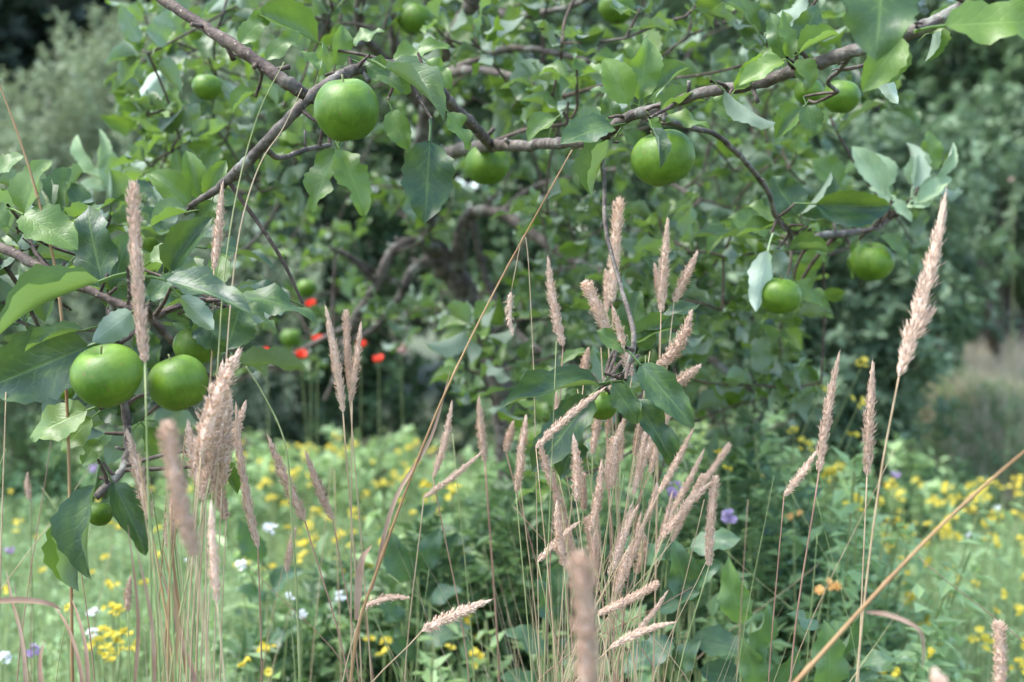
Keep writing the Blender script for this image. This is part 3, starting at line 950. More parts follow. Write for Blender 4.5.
UPV, FACE, BACK = (0, .75, .65), (0, .25, 1), (0, -.4, -.8)
T1.hero([
    # around the large apple on the upper branch
    (385, 68, 446, 118, 1.36, 30, (.35, .7, .55), .25, -.03, 4), (362, 64, 412, 92, 1.38, 26, (-.1, .5, .8), .55), (430, 140, 425, 223, 1.44, 52, (.1, .15, 1), .02, -.01, 3),
    (339, 148, 366, 216, 1.34, 34, (.35, .1, .9), .8, -.01, 9), (336, 150, 311, 213, 1.35, 34, (-.35, .1, .9), .7, 0, 8), (318, 42, 256, 12, 1.5, 34, (0, .35, .9), .80), (334, 66, 342, 24, 1.5, 24, (.6, .2, .7), .7),
    (392, 62, 450, 44, 1.55, 26, (0, .5, .8), .8), (425, 60, 452, 88, 1.5, 22, (.3, .4, .8), .85), (320, 70, 300, 50, 1.45, 18, (0, .8, .5), .7), (318, 76, 322, 40, 1.42, 12, (1, .2, .4), .6),
    (392, 110, 408, 150, 1.45, 26, (-.3, .4, .8), .7), (448, 112, 470, 150, 1.5, 24, (.4, .4, .8), .7), (352, 44, 385, 30, 1.6, 22, UPV, .75),
    # cluster above the second apple
    (613, 126, 560, 144, 1.40, 38, (-.1, .55, .8), .08, -.03, 0), (556, 118, 527, 141, 1.45, 26, (-.2, .5, .75), .7), (652, 128, 661, 168, 1.30, 15, (.5, .1, .8), .0, -.01, 4),
    (614, 140, 590, 196, 1.45, 26, (-.8, .1, .5), .45, 0, 7), (628, 104, 604, 58, 1.45, 34, (-.2, .4, .9), .8), (640, 100, 648, 34, 1.46, 32, (.2, .25, .9), .8), (634, 104, 590, 88, 1.5, 28, (0, .7, .6), .3),
    (646, 104, 690, 66, 1.5, 30, (.2, .7, .6), .15), (655, 100, 662, 52, 1.55, 12, (1, .2, .3), .5), (660, 112, 706, 100, 1.36, 22, (0, .75, .6), .35), (664, 118, 712, 128, 1.38, 20, (.1, .6, .7), .85),
    (724, 90, 776, 124, 1.28, 22, (-.1, -.5, -.8), .5, -.02, 2), (735, 90, 764, 52, 1.3, 20, (.4, .3, .85), .95), (712, 98, 735, 120, 1.36, 24, (0, .4, .9), .8), (625, 130, 640, 152, 1.42, 20, (.2, .4, .8), .7),
    (604, 120, 585, 128, 1.4, 18, (0, .3, .9), .4), (650, 116, 660, 138, 1.36, 16, (.3, .5, .7), .85), (616, 132, 606, 92, 1.48, 22, (-.2, .3, .8), .25),
    # rosette on the right-hand branch
    (788, 58, 770, 12, 1.27, 26, (-.3, .2, .9), .45), (790, 56, 782, 8, 1.26, 20, (.2, .2, .9), .9), (796, 56, 818, 4, 1.27, 34, (.2, .2, .95), .12), (798, 54, 840, 34, 1.25, 20, (.1, .7, .6), .95),
    (784, 60, 738, 86, 1.26, 26, (-.2, .6, .8), .9), (792, 64, 812, 88, 1.24, 28, (.2, .5, .85), .85), (800, 58, 806, 92, 1.25, 24, (.4, .4, .8), .75), (786, 54, 764, 32, 1.29, 14, (-.5, .4, .6), .5),
    # the large leaves at the upper right
    (882, -44, 876, 58, 1.02, 80, (-.05, .1, 1), .05, -.02, 1), (902, 36, 862, 92, 1.17, 38, (.1, .3, .9), .95, 0, 0), (900, 40, 880, 84, 1.19, 30, (.5, .1, .7), .9),
    (944, 26, 1050, 22, 1.10, 52, (.05, .4, .9), .9, 0, 1), (934, 22, 926, 62, 1.22, 14, (.6, .1, .7), .7), (880, 70, 898, 104, 1.3, 16, (.4, -.4, -.7), .6, 0, 2, M_YOUNG),
    (926, 34, 955, 8, 1.2, 20, (.3, .5, .7), .8), (806, 105, 812, 138, 1.5, 26, (.1, .3, .9), .35), (802, 108, 776, 138, 1.55, 26, (-.2, .3, .8), .3),
    # right twig with hanging apples
    (797, 215, 772, 176, 1.72, 40, (-.3, .5, .8), .0, 0, 3), (800, 215, 832, 172, 1.75, 26, (.7, .1, .6), .35), (815, 204, 892, 206, 1.70, 36, (0, -.25, .95), .05, 0, 4), (796, 230, 736, 236, 1.75, 18, (0, .8, .5), .45, 0, 2),
    (795, 222, 745, 206, 1.75, 28, (0, .6, .7), .6), (788, 250, 830, 252, 1.75, 16, (0, .7, .6), .85), (768, 250, 756, 312, 1.70, 24, (-.2, -.3, -.8), .5, 0, 0, M_YOUNG), (796, 282, 826, 306, 1.78, 24, (0, .4, .8), .7),
    (770, 232, 728, 216, 1.85, 30, (0, .6, .7), .65), (760, 240, 688, 238, 1.8, 14, (0, .9, .4), .1), (880, 236, 905, 262, 1.9, 22, (.3, .5, .7), .6), (892, 240, 916, 275, 1.95, 20, (.5, .4, .7), .4), (858, 240, 852, 280, 1.95, 12, (-.6, .2, .7), .7),
    (800, 300, 832, 312, 1.9, 16, (0, .7, .6), .5), (840, 185, 812, 160, 1.9, 34, (0, .4, .8), .75), (810, 236, 826, 262, 1.8, 16, UPV, .8),
    # young pale shoots
    (885, 190, 852, 146, 1.9, 26, (-.3, .3, .8), .6, 0, 2, M_YOUNG), (888, 188, 872, 152, 1.92, 20, (.4, .2, .8), .5, 0, 4, M_YOUNG), (912, 190, 908, 142, 1.95, 10, (.8, 0, .5), .4, 0, 7, M_YOUNG), (915, 188, 925, 150, 1.95, 10, (-.8, 0, .5), .4, 0, 7, M_YOUNG),
    (930, 172, 930, 130, 1.95, 26, (.1, .1, 1), .95, 0, 1), (936, 178, 954, 142, 1.95, 12, (.4, .3, .8), .3, 0, 4, M_YOUNG), (918, 202, 952, 178, 1.95, 20, (.2, .6, .7), .5, 0, 2, M_YOUNG), (906, 208, 940, 196, 1.95, 18, (0, .7, .6), .6, 0, 3, M_YOUNG),
    (896, 206, 870, 186, 1.95, 18, (-.2, .6, .7), .4, 0, 1, M_YOUNG), (890, 200, 912, 222, 1.95, 14, (0, .4, .8), .6, 0, 0, M_YOUNG),
    # leaves of the drooping middle twig
    (640, 364, 694, 428, 1.27, 34, (-.15, .3, 1), .12, -.02, 0), (636, 398, 676, 468, 1.29, 28, (.2, .4, .9), .15, 0, 6), (600, 384, 500, 408, 1.34, 30, (-.1, .7, .7), .02, -.02, 2), (592, 396, 530, 474, 1.38, 42, (-.2, .35, .9), .0, 0, 3), (612, 384, 640, 424, 1.34, 26, (.1, .3, 1), .1, 0, 1), (584, 420, 560, 480, 1.4, 34, (-.2, .3, .9), .05, 0, 9), (630, 350, 596, 330, 1.36, 22, (-.1, .5, .8), .4),
    (585, 376, 552, 384, 1.5, 14, (0, .8, .5), .4), (634, 336, 700, 302, 1.55, 20, (0, .8, .5), .1), (630, 345, 682, 322, 1.55, 26, (.1, .6, .7), .55), (632, 330, 640, 290, 1.6, 28, (-.3, .4, .8), .15), (640, 350, 660, 318, 1.55, 18, (.3, .5, .7), .5),
    (612, 388, 650, 384, 1.56, 12, (0, .8, .5), .3), (625, 340, 598, 310, 1.65, 26, (-.3, .5, .7), .5), (560, 366, 590, 352, 1.7, 16, (0, .8, .5), .7), (660, 345, 700, 330, 1.6, 16, (0, .8, .5), .4), (618, 372, 596, 352, 1.6, 12, (-.4, .5, .7), .3),
    # left end of the same limb
    (190, 205, 148, 172, 1.5, 30, (-.2, .5, .8), .6), (200, 200, 186, 150, 1.52, 24, (.2, .3, .9), .8), (205, 196, 226, 160, 1.5, 22, (.4, .3, .8), .8), (188, 212, 150, 226, 1.45, 28, (-.3, .7, .5), .4),
    (196, 210, 240, 196, 1.5, 24, (.2, .6, .7), .45), (212, 200, 200, 230, 1.48, 24, (.1, .5, .8), .75), (222, 82, 252, 118, 2.6, 20, (.3, -.3, -.8), .3, 0, 2, M_YOUNG),
    (163, 72, 136, 100, 2.2, 26, (-.3, -.4, -.7), .4, 0, 4, M_YOUNG), (190, 56, 160, 78, 2.2, 36, (-.1, .5, .8), .02), (190, 32, 150, 40, 2.3, 18, (0, .4, .9), .85), (188, 118, 136, 124, 2.2, 16, (0, .8, .5), .5, 0, 2, M_YOUNG),
    (192, 150, 172, 120, 2.1, 14, (.7, .2, .6), .3, 0, 7, M_YOUNG), (196, 196, 220, 146, 2.0, 30, (.1, .3, .9), .7), (190, 200, 176, 148, 2.0, 20, (-.3, .2, .9), .8),
    (108, 185, 68, 168, 2.1, 16, (0, .8, .5), .5, 0, 2, M_YOUNG), (108, 188, 112, 150, 2.1, 22, (.4, .4, .8), .5, 0, 1, M_YOUNG), (104, 190, 80, 182, 2.1, 18, (-.1, .7, .6), .4, 0, 0, M_YOUNG), (98, 170, 100, 128, 2.1, 14, (.6, .3, .6), .6, 0, 4, M_YOUNG),
    (95, 168, 76, 134, 2.1, 16, (-.5, .3, .7), .6, 0, 4, M_YOUNG), (112, 192, 134, 172, 2.1, 20, (.2, .6, .7), .5, 0, 3, M_YOUNG), (150, 205, 120, 188, 1.8, 30, (0, .9, .4), .0), (146, 210, 160, 188, 1.8, 26, (.1, .8, .5), .0),
    (290, 300, 240, 284, 1.42, 30, (0, .85, .5), .05), (160, 250, 140, 220, 1.7, 26, (0, .5, .8), .2),
])
T1.clusters([
    (140, 320, -40, 215, 1.9, 3.2, 60, .68), (300, 520, -60, 120, 2.75, 3.7, 76, .66), (300, 520, -60, 60, 1.9, 2.5, 10, .66), (500, 830, -60, 135, 1.75, 3.5, 96, .62), (330, 560, 120, 330, 2.8, 4.0, 40, .55),
    (540, 800, 140, 330, 2.1, 3.4, 80, .58), (215, 420, 220, 390, 3.7, 4.6, 24, .60), (560, 790, 330, 450, 2.4, 3.2, 18, .45), (670, 830, 250, 430, 1.95, 2.7, 26, .60), (455, 580, 330, 480, 2.1, 2.9, 16, .65), (560, 700, 400, 500, 1.9, 2.5, 10, .55), (60, 900, -220, -50, 1.6, 3.6, 45, .55), (800, 940, 90, 250, 2.0, 2.6, 10, .45),
])
T1.finish(300)

T2 = Tree('apple tree just beyond the left edge, its fruiting branch reaching in', (-1.25, 1.9))
g2 = T2.R
T2.limb([(g2[0], g2[1], g2[2] - .05, .06), (g2[0] + .03, g2[1], .6, .048), (g2[0] - .02, g2[1] + .02, 1.2, .042), (g2[0] + .02, g2[1], 1.9, .03), (g2[0] + .1, g2[1] - .1, 2.5, .02)], 'trunk', world=True, sides=12)
a = P(-60, 222, 1.45)
T2.limb([(g2[0], g2[1] + .01, 1.15, .018), tuple((np.array((g2[0], g2[1], 1.25)) + a) / 2 + np.array((0, 0, .05))) + (.011,), tuple(a) + (.0075,)] +
        [tuple(P(x, y, d)) + (w / F * d / 2,) for x, y, d, w in [(0, 247, 1.34, 10), (67, 281, 1.30, 9), (112, 300, 1.28, 8), (150, 318, 1.27, 8), (172, 340, 1.28, 6)]], mat=M_BARK_DARK, world=True)
a = P(120, -30, 1.42)
T2.limb([(g2[0], g2[1], 1.75, .016), tuple((np.array((g2[0], g2[1], 1.9)) + a) / 2 + np.array((0, 0, .08))) + (.011,)] +
        [tuple(P(x, y, d)) + (w / F * d / 2,) for x, y, d, w in [(120, -32, 1.44, 10), (163, 0, 1.40, 11), (200, 24, 1.37, 11), (235, 46, 1.34, 12), (260, 64, 1.33, 12), (285, 81, 1.32, 13), (306, 95, 1.33, 12)]], mat=M_BARK_DARK, world=True)
T2.limb([(150, 318, 1.27, 8), (180, 306, 1.3, 7), (205, 300, 1.35, 5), (232, 310, 1.4, 4)], mat=M_BARK_DARK)
T2.limb([(112, 300, 1.28, 8), (120, 380, 1.34, 9), (128, 440, 1.34, 9), (122, 470, 1.3, 9), (108, 486, 1.28, 10), (96, 497, 1.27, 9)])
T2.limb([(67, 281, 1.30, 7), (40, 260, 1.32, 5), (24, 225, 1.34, 4)], mat=M_BARK_DARK)
T2.limb([(232, 44, 1.36, 6), (262, 72, 1.5, 4), (256, 96, 1.55, 3)], mat=M_BARK_DARK)
T2.hero([
    (24, 214, 52, 160, 1.32, 44, (-.4, .3, .85), .72, 0, 2), (22, 214, 78, 250, 1.30, 46, (.15, .55, .8), .80, -.01, 0), (-2, 172, 24, 156, 1.4, 26, (0, .6, .7), .75), (8, 226, -30, 200, 1.36, 30, (0, .5, .8), .6),
    (100, 282, -10, 338, 1.24, 30, (-.2, .75, .6), .55, -.04, 4), (90, 346, -14, 388, 1.26, 74, (-.1, -.05, 1), .0, .0, 0), (132, 312, 92, 342, 1.22, 30, (-.3, -.3, -.8), .5, 0, 0), (84, 330, 24, 352, 1.23, 18, (0, .7, .6), .45, 0, 2),
    (104, 288, 86, 204, 1.34, 48, (-.25, .35, .9), .12, .02, 1), (112, 292, 130, 232, 1.36, 44, (.2, .3, .9), .25, .02, 6), (70, 262, 50, 290, 1.4, 30, (-.3, .4, .8), .1), (164, 280, 252, 314, 1.20, 38, (.15, .7, .6), .15, -.03, 0),
    (150, 300, 178, 274, 1.3, 24, (.2, .6, .7), .3), (236, 296, 318, 320, 1.36, 34, (.1, .75, .6), .12, 0, 5), (240, 308, 226, 350, 1.34, 46, (.2, .5, .8), .12, 0, 3), (200, 312, 228, 352, 1.36, 40, (.1, .3, .9), .05, 0, 6), (180, 296, 214, 330, 1.24, 22, (.2, -.2, -.9), .6, 0, 2),
    (88, 410, 28, 438, 1.30, 44, (-.2, .5, .85), .85, 0, 1), (92, 418, 60, 452, 1.32, 30, (0, .5, .8), .8), (96, 404, 140, 420, 1.36, 30, (0, .3, .9), .0), (150, 400, 118, 424, 1.36, 28, (0, .2, .9), .0), (100, 440, 82, 466, 1.34, 20, (0, .3, .9), .5),
    (96, 484, 88, 580, 1.26, 46, (-.45, .2, .85), .0, -.02, 4), (112, 482, 146, 556, 1.28, 34, (.5, .2, .8), .0, 0, 2), (92, 500, 76, 592, 1.29, 22, (-.6, .1, .7), .6, 0, 7), (214, 458, 238, 494, 1.3, 16, (.3, .4, .8), .6),
    (170, 272, 212, 216, 1.42, 34, (.2, .55, .8), .15, 0, 4), (150, 262, 190, 238, 1.45, 26, (0, .6, .7), .6), (60, 300, 20, 262, 1.4, 34, (-.2, .4, .85), .2), (140, 330, 158, 372, 1.32, 28, (0, .3, .9), .05), (190, 320, 236, 345, 1.42, 34, (.1, .4, .9), .05),
    (206, 470, 226, 484, 1.3, 16, (0, .4, .8), .6), (135, 296, 102, 258, 1.38, 40, (-.1, .3, .9), .15), (58, 288, 44, 322, 1.38, 30, (-.2, .3, .9), .2),
    (266, 60, 300, 30, 1.45, 20, (.2, .4, .8), .7), (240, 44, 272, 8, 1.5, 24, (.2, .4, .8), .75), (255, 92, 232, 112, 1.6, 20, UPV, .7),
])
for x, y, d in [(40, 330, 1.5), (110, 330, 1.5), (150, 300, 1.5), (215, 380, 1.55), (30, 380, 1.6), (20, 250, 1.5), (100, 240, 1.6), (180, 255, 1.6), (140, 420, 1.6), (-20, 300, 1.5), (-70, 250, 1.5), (-120, 330, 1.6), (-110, 180, 1.6), (-160, 240, 1.7), (200, 330, 1.5), (60, 240, 1.6), (-150, 60, 1.7), (-60, -60, 1.6), (-260, 100, 1.8), (-240, 260, 1.8), (-200, 380, 1.7), (30, -80, 1.6)]:
    T2.cluster(P(x, y, d), 7, 0.075, .4)
T2.finish(220)


# ------------------------------------------------------------------ apples
def apple_template(seed):
    rg = np.random.default_rng(seed)
    n, m = 20, 28
    prof = []
    for i in range(n + 1):
        a = math.pi * i / n
        r = math.sin(a)
        z = math.cos(a)
        rr = r * (1.0 + 0.05 * math.cos(a)) ** 1
        zz = z * 0.93
        zz -= 0.30 * math.exp(-(r / 0.26) ** 2) * (1 if z > 0 else 0)
        zz += 0.15 * math.exp(-(r / 0.24) ** 2) * (1 if z < 0 else 0)
        prof.append((max(rr, 0.0), zz))
    V, Fc = [], []
    ph = rg.random(2) * 6.28
    for i, (r, z) in enumerate(prof):
        for k in range(m):
            a = 2 * math.pi * k / m
            lob = 1 + 0.018 * math.cos(5 * a + ph[0]) * (0.4 + 0.6 * (z < 0)) + 0.035 * math.cos(2 * a + ph[1]) + 0.03 * math.cos(a + ph[0]) * (z > -0.2)
            V.append((r * lob * math.cos(a), r * lob * math.sin(a), z * (1 + 0.03 * math.cos(a + ph[1]))))
    for i in range(n):
        for k in range(m):
            a, b = i * m + k, i * m + (k + 1) % m
            Fc.append((a, a + m, b + m, b))
    return V, Fc


APPLE_ME = [mesh_from('apple', *apple_template(s), M_APPLE) for s in (1, 2, 3)]
sv, sf = tube(catmull([(0, 0, 0.45), (0.03, 0.0, 0.70), (0.12, 0.02, 0.98)], 4), 0.034, 6)
STALK_ME = mesh_from('stalk', sv, sf, M_STALK)
cv, cf = [], []
for k in range(5):
    a = 2 * math.pi * k / 5
    b = len(cv)
    for r, z, w in ((0.03, -0.74, 0.05), (0.12, -0.80, 0.06), (0.17, -0.90, 0.0)):
        for s in (-1, 1):
            cv.append((r * math.cos(a) - s * w * math.sin(a), r * math.sin(a) + s * w * math.cos(a), z))
    cf += [(b, b + 1, b + 3, b + 2), (b + 2, b + 3, b + 5, b + 4)]
CALYX_ME = mesh_from('calyx', cv, cf, M_CALYX)

APPLES = [  # px, py, diameter px, depth, stalk direction (right, up, towards), label
    (347, 110, 67, 1.30, (-.1, .95, .25), 'large green apple hanging from the upper left branch above two bitten leaves'),
    (663.5, 158, 63, 1.40, (-.35, .9, .2), 'green apple with a dark leaf hanging across its front'),
    (107, 375, 74, 1.20, (-.15, .9, .4), 'big green apple hanging at the left, left one of the touching pair'),
    (179, 383, 62, 1.24, (-.3, .85, .1), 'big green apple at the left, right one of the touching pair'),
    (196, 346, 44, 1.44, (0, 1, .1), 'shaded green apple tucked behind the touching pair under dark leaves'),
    (487, 165, 46, 1.85, (.1, 1, .1), 'medium green apple under the branch in the upper middle'),
    (872, 262, 44, 1.92, (-.1, .95, .3), 'green apple on the right twig left of the tall seed head'),
    (780, 296, 42, 1.72, (.1, .95, .1), 'green apple beside a pale hanging leaf below the right twig'),
    (602, 405, 33, 1.44, (.1, .95, .2), 'small green apple on the drooping middle twig among dry grass'),
    (207, 87, 30, 1.85, (0, 1, .1), 'small blurred green apple below the upper left branch'),
    (415, 19, 36, 2.3, (.2, .9, .1), 'green apple near the top edge between the upright limbs'),
    (841, 97, 38, 1.75, (.1, 1, .1), 'shaded green apple under the big leaf at the upper right, right one of two'),
    (809, 92, 30, 1.85, (-.1, 1, .1), 'shaded green apple under the upper right branch, left one of two'),
    (617, 8, 36, 2.3, (0, 1, 0), 'blurred green apple cut by the top edge above the middle'),
    (287, 141, 23, 3.0, (0, 1, 0), 'small distant green apple beside the pale sloping branch'),
    (307, 288, 21, 3.9, (0, 1, 0), 'small distant green apple just above a red flower'),
    (291, 338, 21, 4.0, (0, 1, 0), 'small distant green apple among the red flowers'),
    (470, 393, 22, 3.2, (0, 1, 0), 'small dark green apple low beside the trunk'),
    (100, 514, 27, 1.31, (0, .9, -.2), 'half hidden green apple between the hanging dark leaves at lower left'),
    (158, 241, 34, 1.7, (0, 1, 0), 'half hidden green apple behind the tall brown seed head at left'),
    (730, 396, 24, 2.5, (0, 1, 0), 'small dim green apple below the dark right-hand limb'),
    (66, 392, 18, 1.5, (0, 1, 0), 'sliver of green apple behind the big left apple'),
    (520, 108, 34, 2.2, (0, 1, 0), 'dim green apple behind the forked twigs in the upper middle'),
]
for i, (px, py, dia, d, st, lab) in enumerate(APPLES):
    c = P(px, py, d)
    r = dia / F * d / 2
    z = cam_dir(*st)
    x = norm(np.cross(z, (math.cos(i * 2.1), math.sin(i * 2.1), 0.2))); y = np.cross(z, x)
    M = np.eye(4); M[:3, 0] = x * r; M[:3, 1] = y * r; M[:3, 2] = z * r * {0: 1.06, 2: 0.90, 3: 1.0}.get(i, 0.97); M[:3, 3] = c
    M = Matrix(M.tolist())
    o = add('apple', APPLE_ME[i % 3], None, M)
    tag(o, lab, 'apple', 'green apples on the branches')
    add('stalk', STALK_ME, o, M)
    add('calyx', CALYX_ME, o, M)


# ------------------------------------------------------------------ dry grass with seed heads
def head_template(seed, count, loose=0.0, bend=0.0, side=0.0, tilt=0.45, blunt=False):
    """Seed head from (0,0,0) to (0,1,0) with unit half width, built of small pointed spikelets on a thin axis."""
    rg = np.random.default_rng(seed)
    t = np.sort(rg.random(count))
    a = rg.random(count) * 6.283
    prof = np.clip(np.sin(math.pi * np.clip(t * 0.94 + 0.05, 0, 1) ** 0.72), 0, 1) ** 0.75
    if blunt: prof = np.minimum(1, np.minimum((1.03 - t) * 12, 0.45 + t * 3)) ** 0.6
    clump = 1 + loose * np.sin(t * 47 + rg.random() * 6) * 0.5 + loose * 0.3 * np.sin(t * 23 + a)
    rad = prof * clump * (0.35 + 0.5 * rg.random(count) ** 0.6)
    rd = np.stack([np.cos(a), np.zeros(count), np.sin(a)], 1)
    base = rd * (rad * 0.55)[:, None]; base[:, 1] = t * 0.95
    ln = rg.uniform(0.026, 0.050, count) * (1 + loose * 0.5)
    flare = np.where(rg.random(count) < 0.10, 1.6, 1.0)
    tip = base + rd * (prof * tilt * flare * rg.uniform(0.4, 1.4, count))[:, None]; tip[:, 1] += ln
    mid = base * 0.55 + tip * 0.45
    u = np.stack([-np.sin(a), np.zeros(count), np.cos(a)], 1)
    w = rg.uniform(0.07, 0.125, count)[:, None]
    r0, r1, r2 = mid + u * w, mid - u * w, mid + rd * w * 0.9
    V = np.stack([base, r0, r1, r2, tip], 1).reshape(-1, 3)
    b = np.arange(count) * 5
    tri = [(0, 2, 1), (0, 1, 3), (0, 3, 2), (4, 1, 2), (4, 3, 1), (4, 2, 3)]
    Fc = [tuple(r) for r in np.stack([np.stack([b + i for i in q], 1) for q in tri], 1).reshape(-1, 3)]
    tint = np.repeat(rg.normal(0.05, 0.22, count), 5)
    nb = count // 9                                # fine bristles past the outline
    bi = rg.integers(0, count, nb)
    b0 = tip[bi]; b1 = b0 + rd[bi] * (0.45 * rg.random(nb) * prof[bi])[:, None] + np.array((0, 1, 0)) * rg.uniform(0.02, 0.05, nb)[:, None]
    bv = np.stack([b0 - u[bi] * 0.03, b0 + u[bi] * 0.03, b1], 1).reshape(-1, 3)
    o = len(V); V = np.vstack([V, bv]); Fc += [(o + 3 * k, o + 3 * k + 1, o + 3 * k + 2) for k in range(nb)]
    tint = np.append(tint, np.full(3 * nb, 0.4))
    av, af = tube([(0, 0, 0), (0, 0.2, 0), (0, 0.6, 0), (0, 0.9, 0)], [0.12, 0.42, 0.42, 0.3 if blunt else 0.1], 6)
    o = len(V)
    V = np.vstack([V, av]); Fc += [tuple(o + k for k in f) for f in af]; tint = np.append(tint, np.zeros(len(av)))
    if side:   # a short side spike leaving the lower part
        n0 = int(count * 0.16)
        sv_, sf_ = V[:n0 * 5].copy(), Fc[:n0 * 6]
        y = sv_[:, 1] / max(sv_[:, 1].max(), 1e-3)
        sv_ = np.stack([sv_[:, 0] * 0.7 + side * (0.5 + y * 1.6), 0.22 + y * 0.20, sv_[:, 2] * 0.7], 1)
        o = len(V)
        V = np.vstack([V, sv_]); Fc += [tuple(o + k for k in f) for f in sf_]; tint = np.append(tint, tint[:n0 * 5])
    V[:, 0] += bend * 4 * V[:, 1] * (1 - V[:, 1])
    return mesh_from('seed_head', V, Fc, M_SEED, tint=np.clip(tint, -0.3, 0.6), smooth=False)


HEADS = [head_template(1, 640, 0.35, 0.2, 0, 0.42), head_template(2, 560, 0.5, 0.5, 0, 0.45), head_template(3, 640, 0.4, -0.6, 0, 0.42), head_template(4, 560, 0.7, 0.3, 0, 0.50), head_template(5, 820, 0.25, 0.25, 0, 0.36, True),
         head_template(6, 800, 0.8, 0.4, 0.55, 0.52), head_template(7, 300, 0.9, -0.8, 0, 0.6)]
SG = random.Random(3)


def blade_mesh(pts, w, mat, R, nrm):
    """Ribbon leaf with a shallow keel along a path."""
    path = catmull(pts, 5); n = len(path)
    tg = norm(np.gradient(path, axis=0))
    sd = norm(np.cross(tg, nrm)); up = np.cross(sd, tg)
    V, Fc = [], []
    for i in range(n):
        t = i / (n - 1)
        ww = w * 0.5 * min(1, 0.45 + t * 3) * (1 - t ** 3) + 0.0002
        V += [path[i] - sd[i] * ww + up[i] * ww * 0.35, path[i], path[i] + sd[i] * ww + up[i] * ww * 0.35]
    for i in range(n - 1):
        a = i * 3
        Fc += [(a, a + 1, a + 4, a + 3), (a + 1, a + 2, a + 5, a + 4)]
    return mesh_from('blade', np.array(V) - R, Fc, mat)


def ground_under(p, lean):
    x, y = p[0] + lean[0], p[1] + lean[1]
    return np.array((x, y, float(gz(x, y)) - 0.01))


def stalk(label, tip, base, d, w, foot=None, stem_w=2.6, mat=None, var=None, dt=0.0, group='dry grass stalks with seed heads', tone=0.0, blades_=(), via=(), bare=False):
    """One grass stalk. tip/base: pixels of the seed head's ends; foot: pixel the stem passes low down; via: pixels between."""
    mat = mat or SG.choice([M_STRAW, M_STRAW, M_REDSTEM, M_GSTEM])
    hb, ht = P(*base, d), P(*tip, d + dt)
    mids = [P(*v, d) for v in via]
    last = mids[-1] if mids else hb
    if foot is None:
        foot = (base[0] + (base[0] - tip[0]) * 0.5 + SG.uniform(-12, 12), 700)
        if base[1] > 640: foot = (base[0] + SG.uniform(-8, 8), base[1] + 80)
    fp = P(*foot, d)
    fp[2] = max(fp[2], 0.05)
    g = ground_under(fp + (fp - last) * 0.25, (SG.uniform(-.04, .04), SG.uniform(-.05, .08)))
    root = empty('grass_stalk', g)
    tag(root, label, 'grass stalk', group)
    s = norm(hb - ht) if not bare else None
    pts = [ht if bare else hb]
    pts += mids + [fp, fp * 0.5 + g * 0.5 + np.array((SG.uniform(-.01, .01), 0, 0)), g]
    path = catmull(pts, 12 if bare and stem_w >= 3 else 6)
    r1 = stem_w / F * d / 2
    rr = np.linspace(r1 * (0.32 if bare else 0.55), r1 * (1.15 if bare else 0.95), len(path))
    if bare and stem_w >= 3:     # joints on the straw
        for k in range(SG.randrange(5, 9), len(path) - 2, 13): rr[k] *= 1.4; rr[k + 1] *= 1.15
    v, f = tube(path - g, rr, 6)
    T = Matrix.Translation(Vector(g))
    st = add('stem', mesh_from('stem', v, f, mat), root, T)
    st['tone'] = float(SG.random() * 0.5)
    if not bare:
        k = SG.randrange(5) if var is None else var
        hw = w / F * d / 2 * 1.28
        a = SG.random() * 6.28
        M = frame(hb, ht, cam_dir(math.cos(a), 0.1, math.sin(a)) if var != 5 else cam_dir(0, 0, 1), hw, hw)
        h = add('seed_head', HEADS[k], root, M)
        h['tone'] = tone + SG.uniform(-0.1, 0.65)
    # a dry leaf or two up the stem
    for bl in blades_:
        pp = [P(x, y, d + (q[0] if q else 0)) for x, y, *q in bl[0]]
        add('leaf_blade', blade_mesh(pp, bl[1] / F * d, bl[2] if len(bl) > 2 else M_DRYBLADE, g, cam_dir(.2, .7, .6)), root, T)
    return root


ORD = ['leftmost'] + [w + ' from the left' for w in 'second third fourth fifth sixth seventh eighth ninth tenth eleventh twelfth thirteenth fourteenth fifteenth sixteenth seventeenth eighteenth nineteenth twentieth twenty-first twenty-second twenty-third twenty-fourth twenty-fifth twenty-sixth twenty-seventh twenty-eighth twenty-ninth thirtieth thirty-first thirty-second thirty-third thirty-fourth thirty-fifth thirty-sixth'.split()]
DL = 'dry tan grass seed head '
# left
stalk('tall straight pinkish-brown seed head standing in front of the left apples', (133, 178), (145, 362), 1.13, 15, (152, 690), 3.5, M_GSTEM, 4, tone=.05)
stalk('slim seed head above the dark glossy leaf, left of the pale branch', (223, 180), (214, 270), 1.36, 11, (200, 560), 2.5, M_STRAW, 0, via=((212, 350),))
stalk('thick ragged seed head leaning right beside the right-hand left apple', (240, 349), (201, 455), 1.14, 24, (186, 690), 3, M_STRAW, 3)
stalk('dense seed head just behind the thick ragged one', (222, 360), (206, 478), 1.24, 20, (196, 690), 3, M_STRAW, 2)
stalk('pale seed head drooping under the right-hand left apple', (188, 420), (206, 500), 1.22, 16, (206, 690), 2.2, M_STRAW, 3)
stalk('ragged seed head on the right side of the left group', (230, 392), (222, 486), 1.26, 17, (214, 690), 2.2, M_STRAW, 1)
stalk('short tan seed head crossing the ragged left group', (206, 440), (226, 520), 1.3, 15, (220, 690), 2.2, M_STRAW, 2)
stalk('leaning seed head at the back of the ragged left group', (246, 400), (214, 470), 1.34, 14, (200, 690), 2.2, M_STRAW, 1)
stalk('seed head between the two left tufts leaning over', (180, 470), (168, 548), 1.28, 14, (176, 690), 2.2, M_STRAW, 0)
stalk('broad seed head wedged left of the thick ragged one', (226, 372), (198, 470), 1.18, 20, (180, 690), 2.5, M_STRAW, 0)
stalk('blunt seed head lower in the ragged left group', (214, 410), (202, 500), 1.2, 18, (190, 690), 2.5, M_STRAW, 4)
